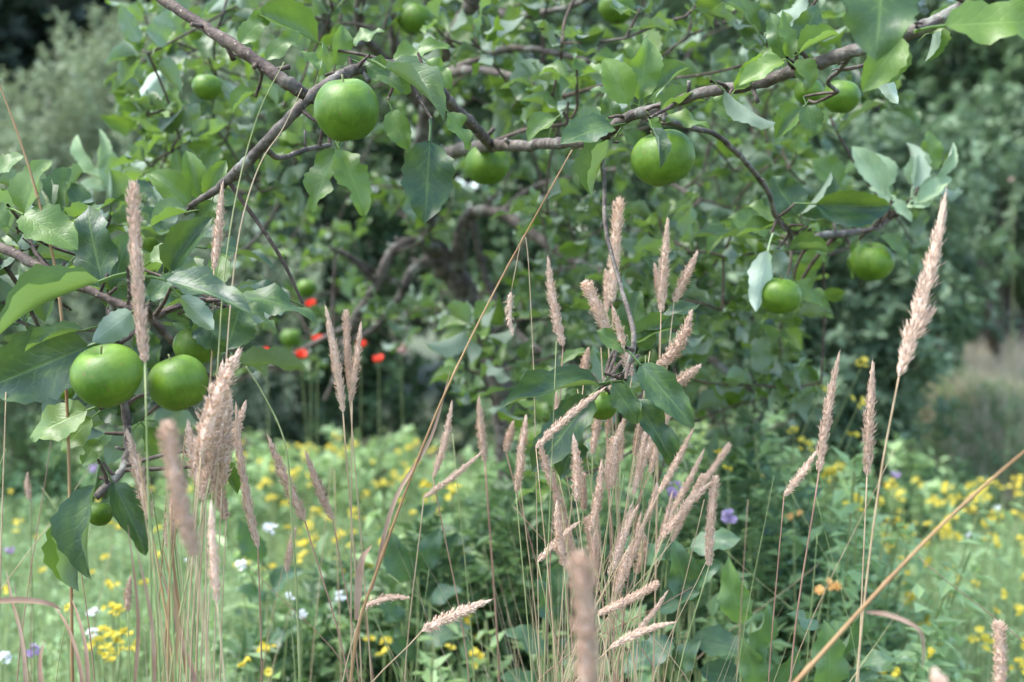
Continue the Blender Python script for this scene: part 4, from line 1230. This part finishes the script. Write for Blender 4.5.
stalk('seed head under the left apples beside the woody twig', (126, 428), (150, 520), 1.22, 15, (166, 690), 3, M_GSTEM, 1)
stalk('out-of-focus broad seed head at lower left in front of the stems', (166, 418), (195, 556), 0.86, 22, (212, 700), 4, M_STRAW, 4)
stalk('narrow seed head hanging low left, beside the out-of-focus broad one', (211, 500), (217, 602), 1.08, 12, (226, 700), 2.5, M_STRAW, 1)
stalk('long thin seed head leaning left of the white flower', (236, 402), (258, 548), 1.32, 11, (262, 690), 2.5, M_REDSTEM, 2)
stalk('upright pinkish seed head below the red flowers, leftmost of three', (325, 304), (343, 412), 1.5, 11, (362, 690), 2.5, M_STRAW, 0)
stalk('upright seed head below the red flowers, middle one of three', (346, 308), (352, 398), 1.52, 9, (352, 690), 2.2, M_STRAW, 4)
stalk('upright seed head below the red flowers, rightmost of three', (361, 321), (350, 402), 1.5, 10, (372, 690), 2.2, M_STRAW, 1)
stalk('seed head leaning left above the white flower', (268, 436), (305, 521), 1.42, 13, (350, 690), 2.5, M_REDSTEM, 3)
stalk('seed head leaning left in the bright yellow meadow patch', (305, 450), (333, 520), 1.5, 11, (360, 690), 2.2, M_REDSTEM, 0)
stalk('small pale seed head beside the lower white flowers', (296, 526), (287, 572), 1.6, 9, (296, 690), 2, M_GSTEM, 0)
stalk('slim pale seed head hanging right of the long diagonal stalk', (452, 400), (433, 477), 1.5, 9, (470, 690), 2, M_REDSTEM, 1)
stalk('pale seed head bent over to the right above the yellow flowers', (484, 450), (424, 497), 1.5, 8, (404, 690), 2, M_STRAW, 1)
stalk('plump pinkish seed head lying almost level low in the middle', (491, 600), (422, 631), 1.28, 13, (350, 720), 2.5, M_STRAW, 3)
stalk('small seed head lying level against the rusty diagonal stalk', (411, 598), (362, 608), 1.3, 9, (340, 700), 2, M_STRAW, 6)
stalk('short seed head on a reddish stem right of the trunk', (479, 395), (485, 462), 1.7, 10, (500, 690), 3, M_REDSTEM, 0)
stalk('tiny broken seed head dangling on a thread of grass', (513, 336), (511, 292), 1.4, 8, (540, 690), 1.4, M_STRAW, 6, via=((524, 235), (532, 330)))
stalk('short withered seed head low at the left edge', (28, 472), (30, 500), 1.7, 7, (34, 690), 2, M_GSTEM, 1)
stalk('short fuzzy seed head standing among the lower left stems', (131, 575), (128, 612), 1.5, 9, (130, 700), 2, M_GSTEM, 3)
# middle fan
mid = [((548, 256), (563, 346), 1.5, 12, 'seed head standing alone left of the middle fan of grass'), ((584, 280), (608, 336), 1.48, 15, 'short stout seed head leaning left above the middle twig'),
       ((605, 268), (607, 312), 1.6, 9, 'short slim seed head between two stout ones in the middle fan'), ((620, 196), (612, 302), 1.58, 14, 'tallest blurred seed head rising under the apple with the dark leaf'),
       ((668, 216), (661, 312), 1.5, 12, 'tall seed head just right of the middle, under the second apple'), ((654, 262), (660, 302), 1.6, 9, 'small seed head close against the tall one right of the middle'),
       ((698, 250), (674, 302), 1.5, 12, 'seed head leaning right at the right side of the middle fan'), ((692, 309), (658, 368), 1.4, 16, 'thick seed head leaning strongly right above the broad glossy leaf'),
       ((702, 364), (668, 392), 1.42, 14, 'short stout seed head bent right behind the broad glossy leaf'), ((613, 306), (632, 376), 1.36, 13, 'seed head crossing the middle twig above its apple'),
       ((589, 347), (584, 378), 1.45, 11, 'little seed head above the leaf left of the small apple'), ((606, 387), (536, 448), 1.30, 10, 'long seed head sloping down left across the small apple'),
       ((526, 414), (518, 462), 1.5, 10, 'upright seed head left of the dark leaf under the small apple'), ((514, 420), (506, 452), 1.6, 10, 'dull seed head just left of the upright one under the dark leaf'),
       ((716, 474), (709, 566), 1.28, 11, 'upright seed head beside the purple flowers, joined at its tip by a slanting one'), ((714, 481), (663, 538), 1.28, 12, 'slanting seed head meeting the upright one beside the purple flowers'),
       ((660, 582), (598, 614), 1.26, 10, 'seed head lying level low right of the near blurred one'), ((668, 590), (628, 640), 1.3, 7, 'seed head sloping under the level one, low in the middle'),
       ((676, 622), (610, 648), 1.22, 9, 'lowest pale seed head sloping up right in the middle'), ((522, 438), (516, 492), 1.4, 10, 'narrow seed head on the far left of the lower middle tuft'),
       ((580, 521), (538, 562), 1.34, 8, 'thin seed head sloping down left in the lower middle tuft'), ((557, 500), (564, 566), 1.3, 12, 'pinkish seed head in the lower middle tuft left of the near blurred one')]
for i, (t, b, d, w, lab) in enumerate(mid):
    stalk(lab, t, b, d, w, (590 + (b[0] - 600) * 0.55 + SG.uniform(-35, 35), 700), 1.9, None)
rows = []
for i in range(36):      # the tight tuft itself
    x0 = SG.gauss(610, 36); y0 = SG.uniform(375, 555)
    ln = SG.uniform(34, 80); sl = (x0 - 600) / 60 + SG.uniform(-.5, .8)
    rows.append((x0, y0, ln, sl))
for i, (x0, y0, ln, sl) in enumerate(sorted(rows, key=lambda r: r[0] + r[3] * r[2] * 0.4)):
    stalk('pale seed head crowded in the tuft below the small apple, ' + ORD[i], (x0 + sl * ln * 0.4, y0), (x0, y0 + ln), SG.uniform(1.25, 1.75), SG.uniform(7, 12), (SG.gauss(600, 38), 700), 1.5, None,
          group='seed heads crowded in the middle tuft')
for i, x0 in enumerate(sorted(SG.uniform(540, 680) for _ in range(7))):
    stalk('bare straw stem without a seed head in the middle tuft, ' + ORD[i], (x0, SG.uniform(330, 480)), (x0, 520), SG.uniform(1.3, 1.7), 0, (SG.gauss(600, 34), 700), 2.4, SG.choice([M_STRAW, M_GSTEM, M_GSTEM]), bare=True,
          group='bare stems in the middle tuft')
stalk('near out-of-focus pinkish seed head at the bottom edge in the middle', (578, 548), (586, 712), 0.74, 27, (588, 800), 5, M_STRAW, 4)
# right
stalk('tall feathery pinkish seed head standing high at the right', (946, 192), (899, 376), 1.12, 17, (856, 690), 3.2, M_STRAW, 5, via=((880, 480),))
stalk('slim seed head right of the middle, left one of two beside yellow flowers', (840, 351), (819, 472), 1.38, 12, (790, 690), 3, M_REDSTEM, 2)
stalk('short side seed head slanting down left from the slim one', (817, 450), (784, 496), 1.4, 10, (768, 690), 2.2, M_REDSTEM, 1)
stalk('slim seed head beside yellow flowers, under the feathery one', (873, 359), (867, 476), 1.38, 13, (858, 690), 2.8, M_STRAW, 0)
stalk('blunt seed head cut by the bottom edge at the far right', (998, 619), (998, 700), 1.15, 15, (998, 790), 3, M_STRAW, 4)
stalk('near blurred seed head tip at the bottom edge on the right', (934, 668), (944, 760), 0.75, 34, (946, 850), 5, M_STRAW, 3)
# long bare stalks
stalk('long bare diagonal straw stalk from the second apple down to the lower left', (572, 150), (440, 400), 1.26, 0, (356, 640), 3.6, M_RUST, bare=True, via=((540, 208), (490, 300), (442, 400), (410, 480), (378, 568)),
      blades_=[(((372, 590), (395, 500), (430, 440), (450, 372)), 4), (((356, 620), (362, 560), (372, 545)), 7)])
stalk('thick bare rust-coloured stalk crossing the lower right corner', (1060, 425), (900, 570), 0.98, 0, (690, 790), 5.8, M_RUST, bare=True, via=((1024, 452), (945, 522), (870, 600), (796, 682)),
      blades_=[(((866, 612), (890, 616), (918, 630), (923, 645), (922, 670)), 6)])
stalk('thin rusty stalk slanting down from the left edge past the green leaf', (-14, 50), (0, 90), 1.3, 0, (60, 300), 3.5, M_RUST, bare=True, via=((0, 86), (20, 140), (40, 206)))
stalk('bare tan stalk standing at the left edge', (6, 392), (4, 560), 1.25, 0, (-2, 690), 3.5, M_STRAW, bare=True)
stalk('thin green stem crossing the upper left branch', (284, 62), (240, 180), 1.25, 0, (190, 690), 2.2, M_GSTEM, bare=True, via=((262, 105), (242, 170), (226, 260), (214, 420)))
stalk('thin yellow stem just right of the green one by the upper left branch', (302, 88), (262, 160), 1.25, 0, (205, 690), 2.0, M_STRAW, bare=True, via=((282, 130), (262, 160), (240, 230), (222, 420)))
stalk('yellow-green stem curving down from the dark leaves beside the left apples', (246, 366), (270, 420), 1.3, 0, (300, 690), 3, M_GSTEM, bare=True, via=((262, 392), (284, 440), (292, 520)))
stalk('thin green stem in front of the left apples', (146, 362), (150, 470), 1.15, 0, (160, 690), 3, M_GSTEM, bare=True, via=((148, 470),))
for i, x0 in enumerate(sorted(SG.gauss(176, 20) for _ in range(15))):
    stalk('bare green or tan stem in the left tuft below the apples, ' + ORD[i], (x0 + SG.gauss(0, 4), SG.uniform(430, 540)), (x0, 560), SG.uniform(1.0, 1.35), 0, (SG.gauss(178, 20), 700), SG.uniform(2.5, 4.2), SG.choice([M_STRAW, M_GSTEM, M_GSTEM, M_RUST]), bare=True,
          group='bare stems in the left tuft',
          blades_=[(((x0, 690), (x0 + SG.uniform(-8, 8), 620), (x0 + SG.uniform(-30, 30), SG.uniform(480, 560))), 3.5, SG.choice([M_DRYBLADE, M_RUST]))] if i % 3 == 0 else ())
rows = [SG.choice([SG.uniform(215, 520), SG.uniform(215, 520), SG.uniform(640, 900), SG.uniform(640, 1010), SG.uniform(5, 120)]) for _ in range(34)]
for i, x0 in enumerate(sorted(rows)):
    y0 = SG.uniform(430, 590); x1 = x0 + SG.gauss(0, 45) if i % 3 else x0 + SG.choice([-1, 1]) * SG.uniform(70, 170)
    stalk('thin bare grass stem crossing the meadow between the tufts, ' + ORD[i], (x0, y0), (x0, y0 + 60), SG.uniform(1.3, 2.0), 0, (x1, 700), SG.uniform(1.4, 2.6), SG.choice([M_STRAW, M_GSTEM, M_GSTEM, M_REDSTEM]), bare=True, group='thin bare stems between the tufts')
# rusty dead leaves bottom left
for i, (pts, w, lab) in enumerate([(((26, 690), (22, 640), (12, 600), (6, 570)), 4, 'rust-brown dead grass leaf at the bottom left corner'), (((84, 700), (76, 650), (64, 620), (52, 604)), 4, 'curved brown dead grass leaf low at left'),
                                   (((88, 700), (86, 650), (78, 616), (72, 600)), 4, 'twisted brown dead grass leaf beside the curved one at lower left'), (((42, 700), (40, 660), (44, 640)), 6, 'short brown dead grass leaf between the two at lower left'),
                                   (((196, 690), (182, 640), (170, 600), (158, 560)), 5, 'rust-red dead leaf in the left tuft of stems'), (((-10, 602), (20, 600), (50, 604), (62, 610)), 6, 'pinkish dry blade lying level at the left edge')]):
    pp = [P(x, y, 1.2 + 0.01 * j) for j, (x, y) in enumerate(pts)]
    if i != 5:
        gg = ground_under(pp[0], (0, .03)); pp = [gg, (gg + pp[0]) / 2] + pp
    R = pp[0]
    root = empty('dead_grass_leaf', R)
    tag(root, lab, 'grass leaf', 'dead grass leaves at lower left')
    add('leaf_blade', blade_mesh(pp, w / F * 1.2, M_DRYBLADE, R, cam_dir(.3, .4, .8)), root, Matrix.Translation(Vector(R)))


# ------------------------------------------------------------------ broad-leaved herbs low in the middle
def broad_plant(label, foot_px, d, leaves, group='broad-leaved herbs under the tree', cat='plant'):
    """leaves: (base px, tip px, width px, facing, tone, depth change)."""
    g = ground_under(P(*foot_px, d), (0, 0))
    root = empty('broad_leaved_herb', g)
    tag(root, label, cat, group)
    for bx, by, tx, ty, w, n, tone, *q in leaves:
        dd = d + (q[0] if q else 0)
        b, t = P(bx, by, dd), P(tx, ty, dd - 0.03)
        path = catmull([g + np.array((SG.uniform(-.02, .02), 0, 0.0)), g * 0.45 + b * 0.55 + np.array((SG.uniform(-.03, .03), 0, .04)), b], 5)
        v, f = tube(path - g, 0.0025, 5, cap=False)
        st = add('leaf_stalk', mesh_from('leaf_stalk', v, f, M_GSTEM), root, Matrix.Translation(Vector(g)))
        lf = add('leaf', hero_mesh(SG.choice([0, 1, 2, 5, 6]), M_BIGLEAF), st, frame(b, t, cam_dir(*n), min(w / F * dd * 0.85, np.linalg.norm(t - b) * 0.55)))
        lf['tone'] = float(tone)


broad_plant('large teal-green broad-leaved herb right of the middle at the bottom', (680, 760), 1.75,
            [(668, 560, 612, 548, 40, (0, .8, .6), .1), (690, 548, 740, 538, 42, (0, .7, .7), .15), (690, 640, 756, 656, 40, (.1, .7, .7), .1), (672, 640, 624, 672, 40, (-.2, .7, .7), .1), (690, 600, 672, 540, 40, (-.1, .4, .9), .1),
             (700, 670, 770, 690, 40, (.1, .6, .8), .15), (680, 590, 720, 560, 36, (.2, .6, .7), .1), (660, 610, 700, 592, 40, (0, .6, .8), .05), (676, 670, 700, 640, 44, (0, .6, .8), .05)])
broad_plant('bright green broad-leaved herb between the purple flowers and the yellow stalk', (750, 770), 1.7,
            [(742, 625, 728, 560, 36, (-.3, .2, .9), .9), (752, 660, 768, 600, 30, (.3, .2, .9), .8), (758, 690, 742, 640, 34, (0, .3, .9), .8), (770, 690, 800, 650, 30, (.3, .4, .8), .6)])
broad_plant('broad-leaved herb with a pale leaf below the slim right seed heads', (830, 770), 1.6,
            [(828, 690, 826, 622, 44, (.1, .3, .9), .85), (822, 640, 790, 612, 26, (-.2, .8, .5), .3), (852, 670, 914, 660, 28, (.1, .8, .5), .2), (846, 690, 880, 676, 36, (0, .7, .7), .1), (838, 650, 862, 600, 22, (.4, .3, .8), .5)])
broad_plant('dark broad-leaved herb behind the near blurred seed head', (540, 770), 1.9,
            [(548, 650, 506, 630, 44, (-.1, .7, .7), .05), (556, 620, 536, 580, 40, (0, .5, .8), .05), (540, 690, 500, 676, 40, (-.1, .7, .7), .1), (562, 660, 590, 630, 40, (.2, .6, .7), .05), (545, 600, 570, 560, 36, (.1, .5, .8), .1)])
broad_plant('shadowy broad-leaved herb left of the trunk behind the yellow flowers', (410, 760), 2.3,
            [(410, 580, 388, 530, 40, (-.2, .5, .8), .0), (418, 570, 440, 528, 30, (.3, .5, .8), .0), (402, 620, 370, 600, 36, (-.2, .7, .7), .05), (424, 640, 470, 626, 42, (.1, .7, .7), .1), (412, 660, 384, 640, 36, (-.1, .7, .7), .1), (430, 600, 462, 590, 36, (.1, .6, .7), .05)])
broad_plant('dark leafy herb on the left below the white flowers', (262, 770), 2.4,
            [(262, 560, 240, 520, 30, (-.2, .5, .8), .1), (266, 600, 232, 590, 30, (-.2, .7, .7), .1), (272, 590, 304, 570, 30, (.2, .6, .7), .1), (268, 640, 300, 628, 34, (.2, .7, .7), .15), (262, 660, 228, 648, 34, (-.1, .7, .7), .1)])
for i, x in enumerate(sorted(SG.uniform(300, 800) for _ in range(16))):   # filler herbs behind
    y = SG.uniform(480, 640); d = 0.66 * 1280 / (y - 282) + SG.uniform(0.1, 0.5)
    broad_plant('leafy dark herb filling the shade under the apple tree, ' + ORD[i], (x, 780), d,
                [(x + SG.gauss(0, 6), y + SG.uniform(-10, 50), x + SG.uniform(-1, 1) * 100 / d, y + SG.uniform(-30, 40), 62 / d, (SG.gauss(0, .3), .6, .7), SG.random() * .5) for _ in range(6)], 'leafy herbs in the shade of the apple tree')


# ------------------------------------------------------------------ flowers
def petal_head(n, r, cup, w, core, seed, layers=1):
    rg = np.random.default_rng(seed)
    V, Fc, mi = [], [], []
    for l in range(layers):
        for k in range(n):
            a = 6.283 * (k + 0.5 * l) / n + rg.normal(0, 0.1)
            c, s = math.cos(a), math.sin(a)
            rr = r * (1 - 0.3 * l) * rg.uniform(0.85, 1.1); b = len(V)
            for q, ww, z in ((0.12, 0.25, 0), (0.6, 1.0, cup * 0.5), (1.0, 0.55, cup * rg.uniform(0.7, 1.2))):
                for e in (-1, 1):
                    V.append((rr * q * c - e * w * ww * s, rr * q * s + e * w * ww * c, z + 0.1 * r * l))
            Fc += [(b, b + 1, b + 3, b + 2), (b + 2, b + 3, b + 5, b + 4)]; mi += [0, 0]
    b = len(V)
    for j, (q, z) in enumerate(((1.0, 0.0), (0.8, 0.6), (0.3, 0.9))):
        for k in range(6): V.append((core * q * math.cos(k * 1.047), core * q * math.sin(k * 1.047), core * z))
    for j in range(2):
        for k in range(6): Fc.append((b + j * 6 + k, b + j * 6 + (k + 1) % 6, b + j * 6 + 6 + (k + 1) % 6, b + j * 6 + 6 + k)); mi.append(0)
    Fc.append(tuple(b + 12 + k for k in range(6))); mi.append(0)
    return np.array(V), Fc


def cluster_head(template, n, spread, seed, dome=0.4):
    V, Fc = [], []; rg = np.random.default_rng(seed); o = 0
    tv, tf = template
    for k in range(n):
        a, r = rg.random() * 6.283, spread * math.sqrt(rg.random())
        tl = Matrix.Rotation(rg.normal(0, 0.45), 3, 'X') @ Matrix.Rotation(rg.normal(0, 0.45), 3, 'Y')
        v = tv @ np.array(tl).T * rg.uniform(0.75, 1.15) + np.array((r * math.cos(a), r * math.sin(a), -dome * r * r / max(spread, 1e-4) + rg.normal(0, spread * 0.15)))
        V.append(v); Fc += [tuple(i + o for i in f) for f in tf]; o += len(v)
    return np.vstack(V), Fc


single = petal_head(6, 0.0085, 0.003, 0.0034, 0.003, 1, 2)
floret = petal_head(5, 0.0075, 0.003, 0.0036, 0.0028, 2)
FL = {'yellow': [mesh_from('blossom', *cluster_head(single, 3, 0.012, s), M_YELLOW, smooth=False) for s in (3, 4)] + [mesh_from('blossom', *cluster_head(single, 7, 0.020, s, 0.6), M_YELLOW, smooth=False) for s in (5, 6)],
      'white': [mesh_from('blossom', *cluster_head(floret, 22, 0.024, s, 0.3), M_WHITE, smooth=False) for s in (7, 8)],
      'orange': [mesh_from('blossom', *cluster_head(single, 4, 0.018, 9), M_ORANGE, smooth=False)],
      'purple': [mesh_from('blossom', *cluster_head(floret, 26, 0.016, s, -1.2), M_PURPLE, smooth=False) for s in (10, 11)],
      'red': [mesh_from('blossom', *petal_head(5, 0.040, 0.030, 0.020, 0.009, s, 2), M_RED, smooth=False) for s in (12, 13)],
      'faded': [mesh_from('blossom', *cluster_head(single, 3, 0.016, 14), M_PINKISH, smooth=False)]}


def flower(kind, label, px, py, d, size=1.0, group=None, var=None, tiltto=0.5, stem=None):
    c = P(px, py, d)
    g = ground_under(c, (SG.uniform(-.06, .06), SG.uniform(-.04, .08)))
    root = empty(kind + '_flower', g)
    tag(root, label, 'flower', group or kind + ' meadow flowers')
    pts = [g, g * .5 + c * .5 + np.array((SG.uniform(-.02, .02), 0, 0)), c]
    if stem: pts = [ground_under(P(*stem, d), (0, 0)), P(*stem, d), (P(*stem, d) + c) / 2, c]
    path = catmull(pts, 4)
    v, f = tube(path - g, 0.0011 if d < 4 else 0.0014, 4, cap=False)
    T = Matrix.Translation(Vector(g))
    add('stem', mesh_from('stem', v, f, M_GSTEM), root, T)
    z = norm(np.array((SG.gauss(0, .3), -tiltto + SG.gauss(0, .25), 1.0)))
    x = norm(np.cross(z, (math.cos(px), math.sin(px), .1))); y = np.cross(z, x)
    M = np.eye(4); size *= 0.55 if kind == 'white' else 0.72 if kind == 'purple' else 0.62 if kind == 'red' else 0.8
    M[:3, 0] = x * size; M[:3, 1] = y * size; M[:3, 2] = z * size; M[:3, 3] = c
    lst = FL[kind]
    bl = add('blossom', lst[(SG.randrange(len(lst)) if var is None else var) % len(lst)], root, Matrix(M.tolist()))
    bl['tone'] = SG.random() * 0.6


def plane_d(py):
    return 0.63 * 1280 / max(py - 290, 60)


special = [
    ('yellow', 'yellow flower cluster lit bright in the middle meadow, left of two', 422, 485, 2.6, 1.0, 2), ('yellow', 'yellow flower cluster lit bright in the middle meadow, right of two', 452, 489, 2.6, 1.1, 3),
    ('yellow', 'small yellow flower right of the trunk foot, upper of two', 461, 552, 2.6, .9, 0), ('yellow', 'small yellow flower right of the trunk foot, lower of two', 471, 567, 2.5, .9, 1),
    ('yellow', 'yellow flower beside the rusty diagonal stalk', 397, 566, 2.4, 1.0, 2), ('yellow', 'pale yellow blossom far in the bright middle meadow', 432, 534, 3.0, 1.2, 3),
    ('yellow', 'yellow flower head hanging above the purple flowers', 718, 451, 2.2, 1.1, 0), ('yellow', 'small yellow bud flower beside the flower above the purple ones', 728, 468, 2.3, .8, 1),
    ('yellow', 'tall yellow flower right of the two slim seed heads, topmost', 865, 359, 2.6, 1.1, 2), ('yellow', 'tall yellow flower just below the topmost one at right', 861, 400, 2.6, 1.1, 3),
    ('yellow', 'yellow flower left of the slim right seed heads', 824, 387, 2.7, .9, 0), ('yellow', 'yellow flower low on the bright green plant at right, left one', 795, 428, 2.6, 1.0, 2),
    ('yellow', 'yellow flower low on the bright green plant at right, lower one', 806, 444, 2.6, 1.0, 3), ('yellow', 'yellow flower between the slim right seed heads', 853, 434, 2.6, 1.0, 1),
    ('yellow', 'yellow flower left of the slim right seed head stem, below the leaves', 832, 471, 2.4, 1.2, 2), ('yellow', 'yellow flower touching the stem of the slim right seed head', 855, 500, 2.3, 1.2, 3),
    ('orange', 'pale orange flower cluster low on the right', 829, 590, 2.0, 1.2, 0), ('orange', 'small orange flower on the right plant left of the slim stem', 794, 514, 2.3, .9, 0),
    ('purple', 'purple flower spike right of the middle tuft, left of two', 671, 495, 2.1, 1.25, 0), ('purple', 'purple flower right of the upright joined seed heads', 728, 520, 2.1, .9, 1),
    ('purple', 'small lilac flower in the middle right greenery', 682, 560, 2.2, .6, 0), ('purple', 'magenta flower at the far edge of the right meadow patch', 895, 476, 3.6, .9, 1), ('purple', 'lilac flower at the bottom left', 33, 655, 2.0, .8, 0),
    ('purple', 'small lilac flower just under the lowest leaf at upper left meadow', 95, 470, 4.0, .9, 1), ('purple', 'tiny lilac flower at the left edge of the meadow', 10, 553, 2.8, .7, 0),
    ('white', 'white flower umbel beside the long thin seed head', 270, 527, 2.3, 1.15, 0), ('white', 'small white flower umbel left of the long thin seed head', 240, 564, 2.4, .85, 1), ('white', 'small white flower below the large white umbel', 290, 596, 2.2, .65, 0),
    ('white', 'white flower umbel in the lower left meadow', 93, 611, 2.2, .85, 1), ('white', 'white flower in the yellow clump at lower left', 92, 632, 2.1, .8, 0), ('white', 'white flower cut by the left edge at the bottom', 2, 657, 2.0, .9, 1),
    ('white', 'white flower by the lower left tuft of stems', 188, 560, 2.3, .55, 0), ('white', 'greenish white flower low left of the rusty diagonal stalk', 302, 613, 2.2, .65, 1), ('white', 'white flower in the right meadow patch', 972, 535, 3.0, .9, 0),
    ('white', 'white flower farther back in the right meadow patch', 998, 508, 3.4, .8, 1), ('white', 'pale flower right of the rusty stalk at the lower left', 340, 596, 2.3, .8, 0),
    ('red', 'red flower just below the small distant apple', 311, 306, 3.3, .62, 0), ('red', 'red flower at the left end of the red row', 266, 354, 3.3, .6, 1), ('red', 'red flower under the lower distant apple', 301, 357, 3.3, .72, 0),
    ('red', 'red flower half hidden between the first and third seed heads', 318, 341, 3.3, .66, 1), ('red', 'red flower right of the three upright seed heads, upper', 361, 346, 3.3, .58, 0), ('red', 'red flower right of the three upright seed heads, lower', 379, 362, 3.3, .72, 1),
    ('faded', 'faded pinkish flower drooping behind the trunk fork', 401, 345, 3.6, 1.6, 0), ('faded', 'faded orange speck flower on the right edge shrub', 1014, 180, 5.2, 1.5, 0), ('yellow', 'yellow flower beside the blunt seed head at far right', 1002, 672, 1.9, .9, 0),
    ('yellow', 'yellow flower by the drooping dry blade at lower right', 930, 653, 2.0, 1.0, 1), ('yellow', 'yellow flower at the bottom left of the drooping dry blade', 898, 672, 2.0, 1.0, 0), ('yellow', 'yellow flower at the bottom right of the left tuft', 245, 662, 2.0, 1.0, 1),
]
for kind, lab, px, py, d, s, var in special:
    st = None
    if 820 < px < 870 and 350 < py < 440 : st = (px - 60, py + 130)
    flower(kind, lab, px, py, d, s, None, var, 0.6, st)
for i, (x, y) in enumerate(sorted([(100, 628), (107, 635), (116, 640), (96, 640), (108, 650), (120, 650), (104, 656), (128, 648), (112, 660), (122, 634), (90, 648), (136, 645), (118, 606), (112, 604), (66, 608)])):
    flower('yellow', 'yellow flower in the dense clump at the lower left, ' + ORD[i], x, y, 2.05 + 0.03 * (i % 4), 0.85, 'yellow flowers in the lower left clump', None, 0.6)
areas = [(0, 240, 470, 590, 26, 'yellow flower dotted in the pale meadow behind the left stems'), (240, 440, 435, 555, 80, 'yellow flower in the bright middle meadow patch behind the stems'),
         (230, 480, 560, 675, 16, 'yellow flower low in the green between the left and middle tufts'), (880, 1040, 478, 545, 70, 'yellow flower in the far bright right meadow patch'),
         (860, 1040, 540, 670, 30, 'yellow flower nearer in the right meadow patch'), (700, 860, 430, 560, 10, 'yellow flower on the green plants right of the middle tuft')]
for x0, x1, y0, y1, n, lab in areas:
    for i in range(n):
        y = y0 + (y1 - y0) * SG.random()
        flower('yellow', lab, SG.uniform(x0, x1), y, plane_d(y) * SG.uniform(.95, 1.1), SG.uniform(.8, 1.25), lab.replace('yellow flower', 'yellow flowers'), None, 0.6)


# leafy flowering plants that carry the yellow flowers right of the middle
def leafy_plant(label, px, py, d, n, h, tone, seed, spread=0.15):
    rg = np.random.default_rng(seed)
    top = P(px, py, d); g = ground_under(top, (0, 0))
    root = empty('leafy_plant', g)
    tag(root, label, 'plant', 'leafy plants beside the yellow flowers')
    T = Matrix.Translation(Vector(g))
    tips, ax = [], []
    for k in range(n):
        t = top + np.array((rg.normal(0, spread), rg.normal(0, spread), rg.uniform(-h * 0.5, 0)))
        path = catmull([g + np.append(rg.normal(0, .02, 2), 0), (g + t) / 2 + rg.normal(0, .02, 3), t], 4)
        v, f = tube(path - g, 0.0022, 4, cap=False)
        add('stem', mesh_from('stem', v, f, M_GSTEM), root, T)
        for j in (0, 0.25, 0.5):
            tips.append(t - norm(t - g) * j * h); ax.append(norm(t - g))
    B, D, Nn, L, Wd = shoots_cloud(np.array(tips), np.array(ax), 12, np.full(len(tips), h * 0.3), 0.048, 0.024, 0.35, rg)
    fo = add('foliage', leaf_cloud('foliage', B - g, D, Nn, L, Wd, M_HERB, np.clip(tone + rg.normal(0, .2, len(B)), 0, 1)), root, T)
    fo['kind'] = 'stuff'


for i, (px, py, d, n, h, tone, lab) in enumerate([
        (800, 435, 2.45, 16, .5, .85, 'bright green leafy plant under the yellow flowers right of the middle'), (740, 480, 2.6, 8, .45, .6, 'green leafy plant behind the purple flowers'), (770, 560, 2.2, 8, .4, .6, 'green leafy plant below the bright one at right'),
        (850, 470, 2.9, 8, .45, .6, 'green leafy plant behind the slim right seed heads'), (690, 480, 2.9, 8, .45, .4, 'dark leafy plant behind the upright joined seed heads'), (560, 470, 2.9, 8, .45, .3, 'dark leafy plant behind the small apple and tuft'),
        (640, 440, 3.4, 8, .4, .35, 'dark leafy plant behind the middle tuft'), (730, 400, 3.4, 8, .5, .4, 'leafy plant under the dark right-hand limb'), (500, 470, 2.7, 10, .4, .55, 'leafy plant in front of the apple trunk'), (470, 530, 2.6, 10, .4, .6, 'leafy plant left of the trunk foot'), (505, 590, 2.5, 10, .4, .55, 'leafy plant hiding the foot of the trunk'), (480, 640, 2.1, 9, .35, .5, 'leafy plant at the bottom left of the trunk foot'), (650, 540, 2.4, 9, .4, .3, 'dark leafy plant between the tuft and the purple flowers'), (880, 610, 2.2, 9, .35, .6, 'leafy plant behind the rusty crossing stalk'), (330, 600, 2.5, 9, .35, .45, 'leafy plant between white and yellow flowers low left'), (700, 640, 2.1, 8, .35, .3, 'dark leafy plant among the broad leaves at the bottom')]):
    leafy_plant(lab, px, py, d, n + 5, h, tone + .1, 200 + i)
